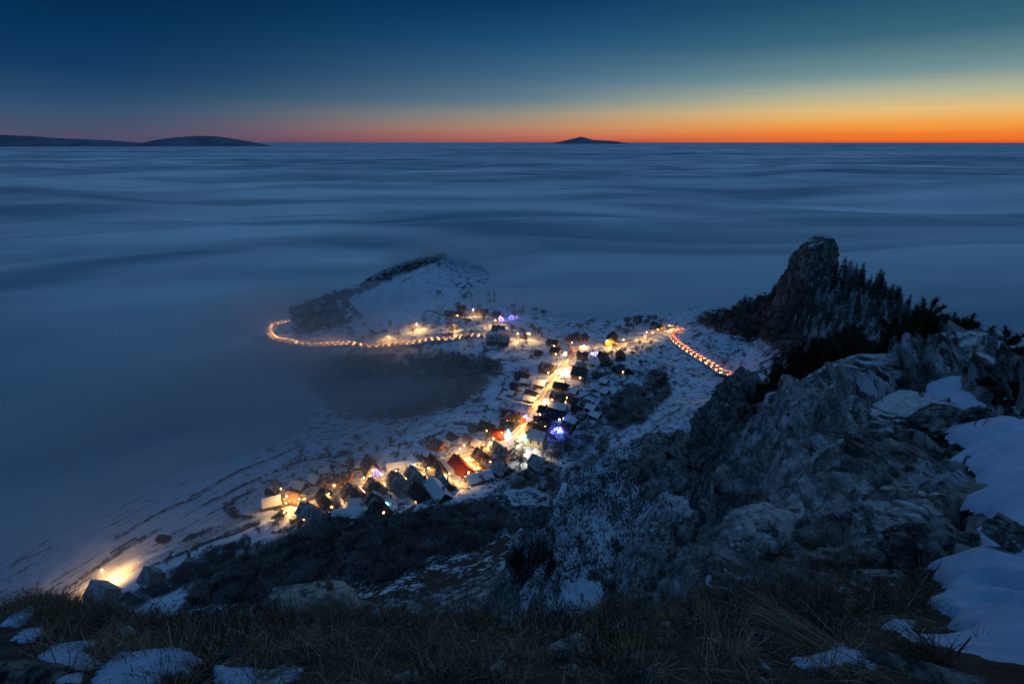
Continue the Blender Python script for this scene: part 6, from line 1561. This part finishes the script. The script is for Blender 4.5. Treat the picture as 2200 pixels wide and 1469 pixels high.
# ------------------------------------------------------------------ pines on the shoulder
def needle_cloud(V, Fc, p, d, R_, n, rnd, w):
    for _ in range(n):
        t = rnd.random(); q = p+d*(R_*1.6*t)
        e = (Vector((rnd.gauss(0, 1), rnd.gauss(0, 1), rnd.gauss(0, 1))).normalized()+d*.9).normalized()
        sliver(V, Fc, q, e, R_*rnd.uniform(.7, 1.1), w, rnd)
def pine(seed, H, spread, levels, R_, needles, w, name='pine_tree', flat=.5, bush=False):
    rnd = random.Random(seed); TV, TF, CV, CF = [], [], [], []
    tips = []
    if not bush:
        top = Vector((rnd.gauss(0, .05)*H, rnd.gauss(0, .05)*H, H)); limb(TV, TF, Vector((0, 0, -1.5)), top*.5, H*.028, H*.018, 7); limb(TV, TF, top*.5, top, H*.018, H*.005, 6)
    for i in range(levels):
        t = rnd.uniform(.22, 1.0) if not bush else 0
        a = rnd.uniform(0, 6.28); base = Vector((0, 0, H*t)) if not bush else Vector((rnd.gauss(0, .15)*spread, rnd.gauss(0, .15)*spread, 0))
        Lb = spread*(1.15-t*.75)*rnd.uniform(.5, 1.0) if not bush else spread*rnd.uniform(.4, 1)
        d = Vector((math.cos(a), math.sin(a), flat*rnd.uniform(0, 1) if not bush else rnd.uniform(.2, 1.6))).normalized()
        q = base
        for s in range(4):
            nd = (d+Vector((rnd.gauss(0, .16), rnd.gauss(0, .16), .10))).normalized(); n_ = q+nd*Lb/4; limb(TV, TF, q, n_, H*.008*(1-s*.2)+.01, H*.008*(1-(s+1)*.2)+.008, 4); q = n_; d = nd
            if s > 0:
                for _ in range(5):
                    dd = (nd*.5+Vector((rnd.gauss(0, .6), rnd.gauss(0, .6), rnd.uniform(.1, .9)))).normalized(); L2 = Lb*rnd.uniform(.12, .30); e = q+dd*L2; limb(TV, TF, q, e, .012+H*.002, .008, 3); tips.append((e, (dd+Vector((0, 0, .7))).normalized())); 
                    if rnd.random() < .6: tips.append((q.lerp(e, .5), (dd+Vector((rnd.gauss(0, .5), rnd.gauss(0, .5), .6))).normalized()))
        tips.append((q, (d+Vector((0, 0, .8))).normalized()))
    for e, d in tips: needle_cloud(CV, CF, e-d*R_*.5, d, R_, needles, rnd, w)
    r = empty(name); mesh_py('trunk' if not bush else 'branches', TV, TF, M_bark, r); mesh_py('crown', CV, CF, M_pine, r); return r
def set_pine(r, px, top, base_px, d, Hn, label, cat='pine'):
    a = PD(px, base_px, d); z = gz(a[0], a[1]); tz = PD(px, top, d)[2]; s = max((tz-z)/Hn, .15)
    r.location = (a[0], a[1], z); r.scale = (s, s, s) if s < 3 else (3, 3, s); tag(r, label, cat)
P1 = pine(101, 6.0, 2.1, 40, .21, 34, .012)
set_pine(P1, 1800, 690, 840, 38, 6.0, 'tallest dark pine reaching over the black pine clump')
def pcopy(src, px, top, base, d, Hn, label, wide=1.0, cat='pine'):
    r = dup(src, (0, 0, 0), random.uniform(0, 6)); set_pine(r, px, top, base, d, Hn, label, cat); r.scale = (r.scale[0]*wide, r.scale[1]*wide, r.scale[2]); return r
P2 = pine(102, 4.2, 2.4, 34, .21, 34, .013, flat=.8)
set_pine(P2, 1735, 745, 850, 40, 4.2, 'broad dark pine in front of the rimed slope')
pcopy(P2, 1690, 770, 860, 42, 4.2, 'left pine of the black clump above the road end', .65)
pcopy(P2, 1770, 765, 850, 34, 4.2, 'squat pine filling the middle of the black clump', .85)
pcopy(P2, 1845, 760, 830, 32, 4.2, 'pine just left of the long rock crest', 1.1)
pcopy(P1, 1865, 735, 830, 36, 6.0, 'pine behind the left end of the rock crest', 1.2)
pcopy(P2, 1655, 818, 862, 48, 4.2, 'lowest left pine beside the glowing road end', .6)
pcopy(P2, 1725, 800, 862, 39, 4.2, 'low pine at the foot of the black clump', .75)
pcopy(P2, 1800, 790, 835, 33, 4.2, 'low dense pine tucked against the crest', .8)
pcopy(P2, 1700, 830, 866, 43, 4.2, 'dark low pine over the pale block', .8)
B1 = pine(103, 1.6, 1.5, 34, .17, 60, .013, name='dwarf_pine', bush=True)
def set_bush(r, px, py, d, s, label):
    a = PD(px, py, d); r.location = (a[0], a[1], max(gz(a[0], a[1])-.1, a[2]-.25)); r.scale = (s,)*3; tag(r, label, 'dwarf pine')
set_bush(B1, 1990, 775, 24.6, 1.75, 'dwarf pine with upright shoots on the rock crest')
for px, py, d, s, lb in [(1940,776,25.5,.95,'small dwarf pine left of the crest top'),(2120,792,22,.5,'dwarf pine sprouting behind the right rock knob'),(2170,822,17,.42,'dwarf pine at the right edge under the fog'),(2150,858,14,.22,'low dwarf pine mat below the right knob'),(2200,845,14,.34,'dwarf pine cut by the right edge'),(2112,843,16,.2,'flat dwarf pine between knob and snow ridge')]:
    r = dup(B1, (0, 0, 0), random.uniform(0, 6)); set_bush(r, px, py, d, s, lb)
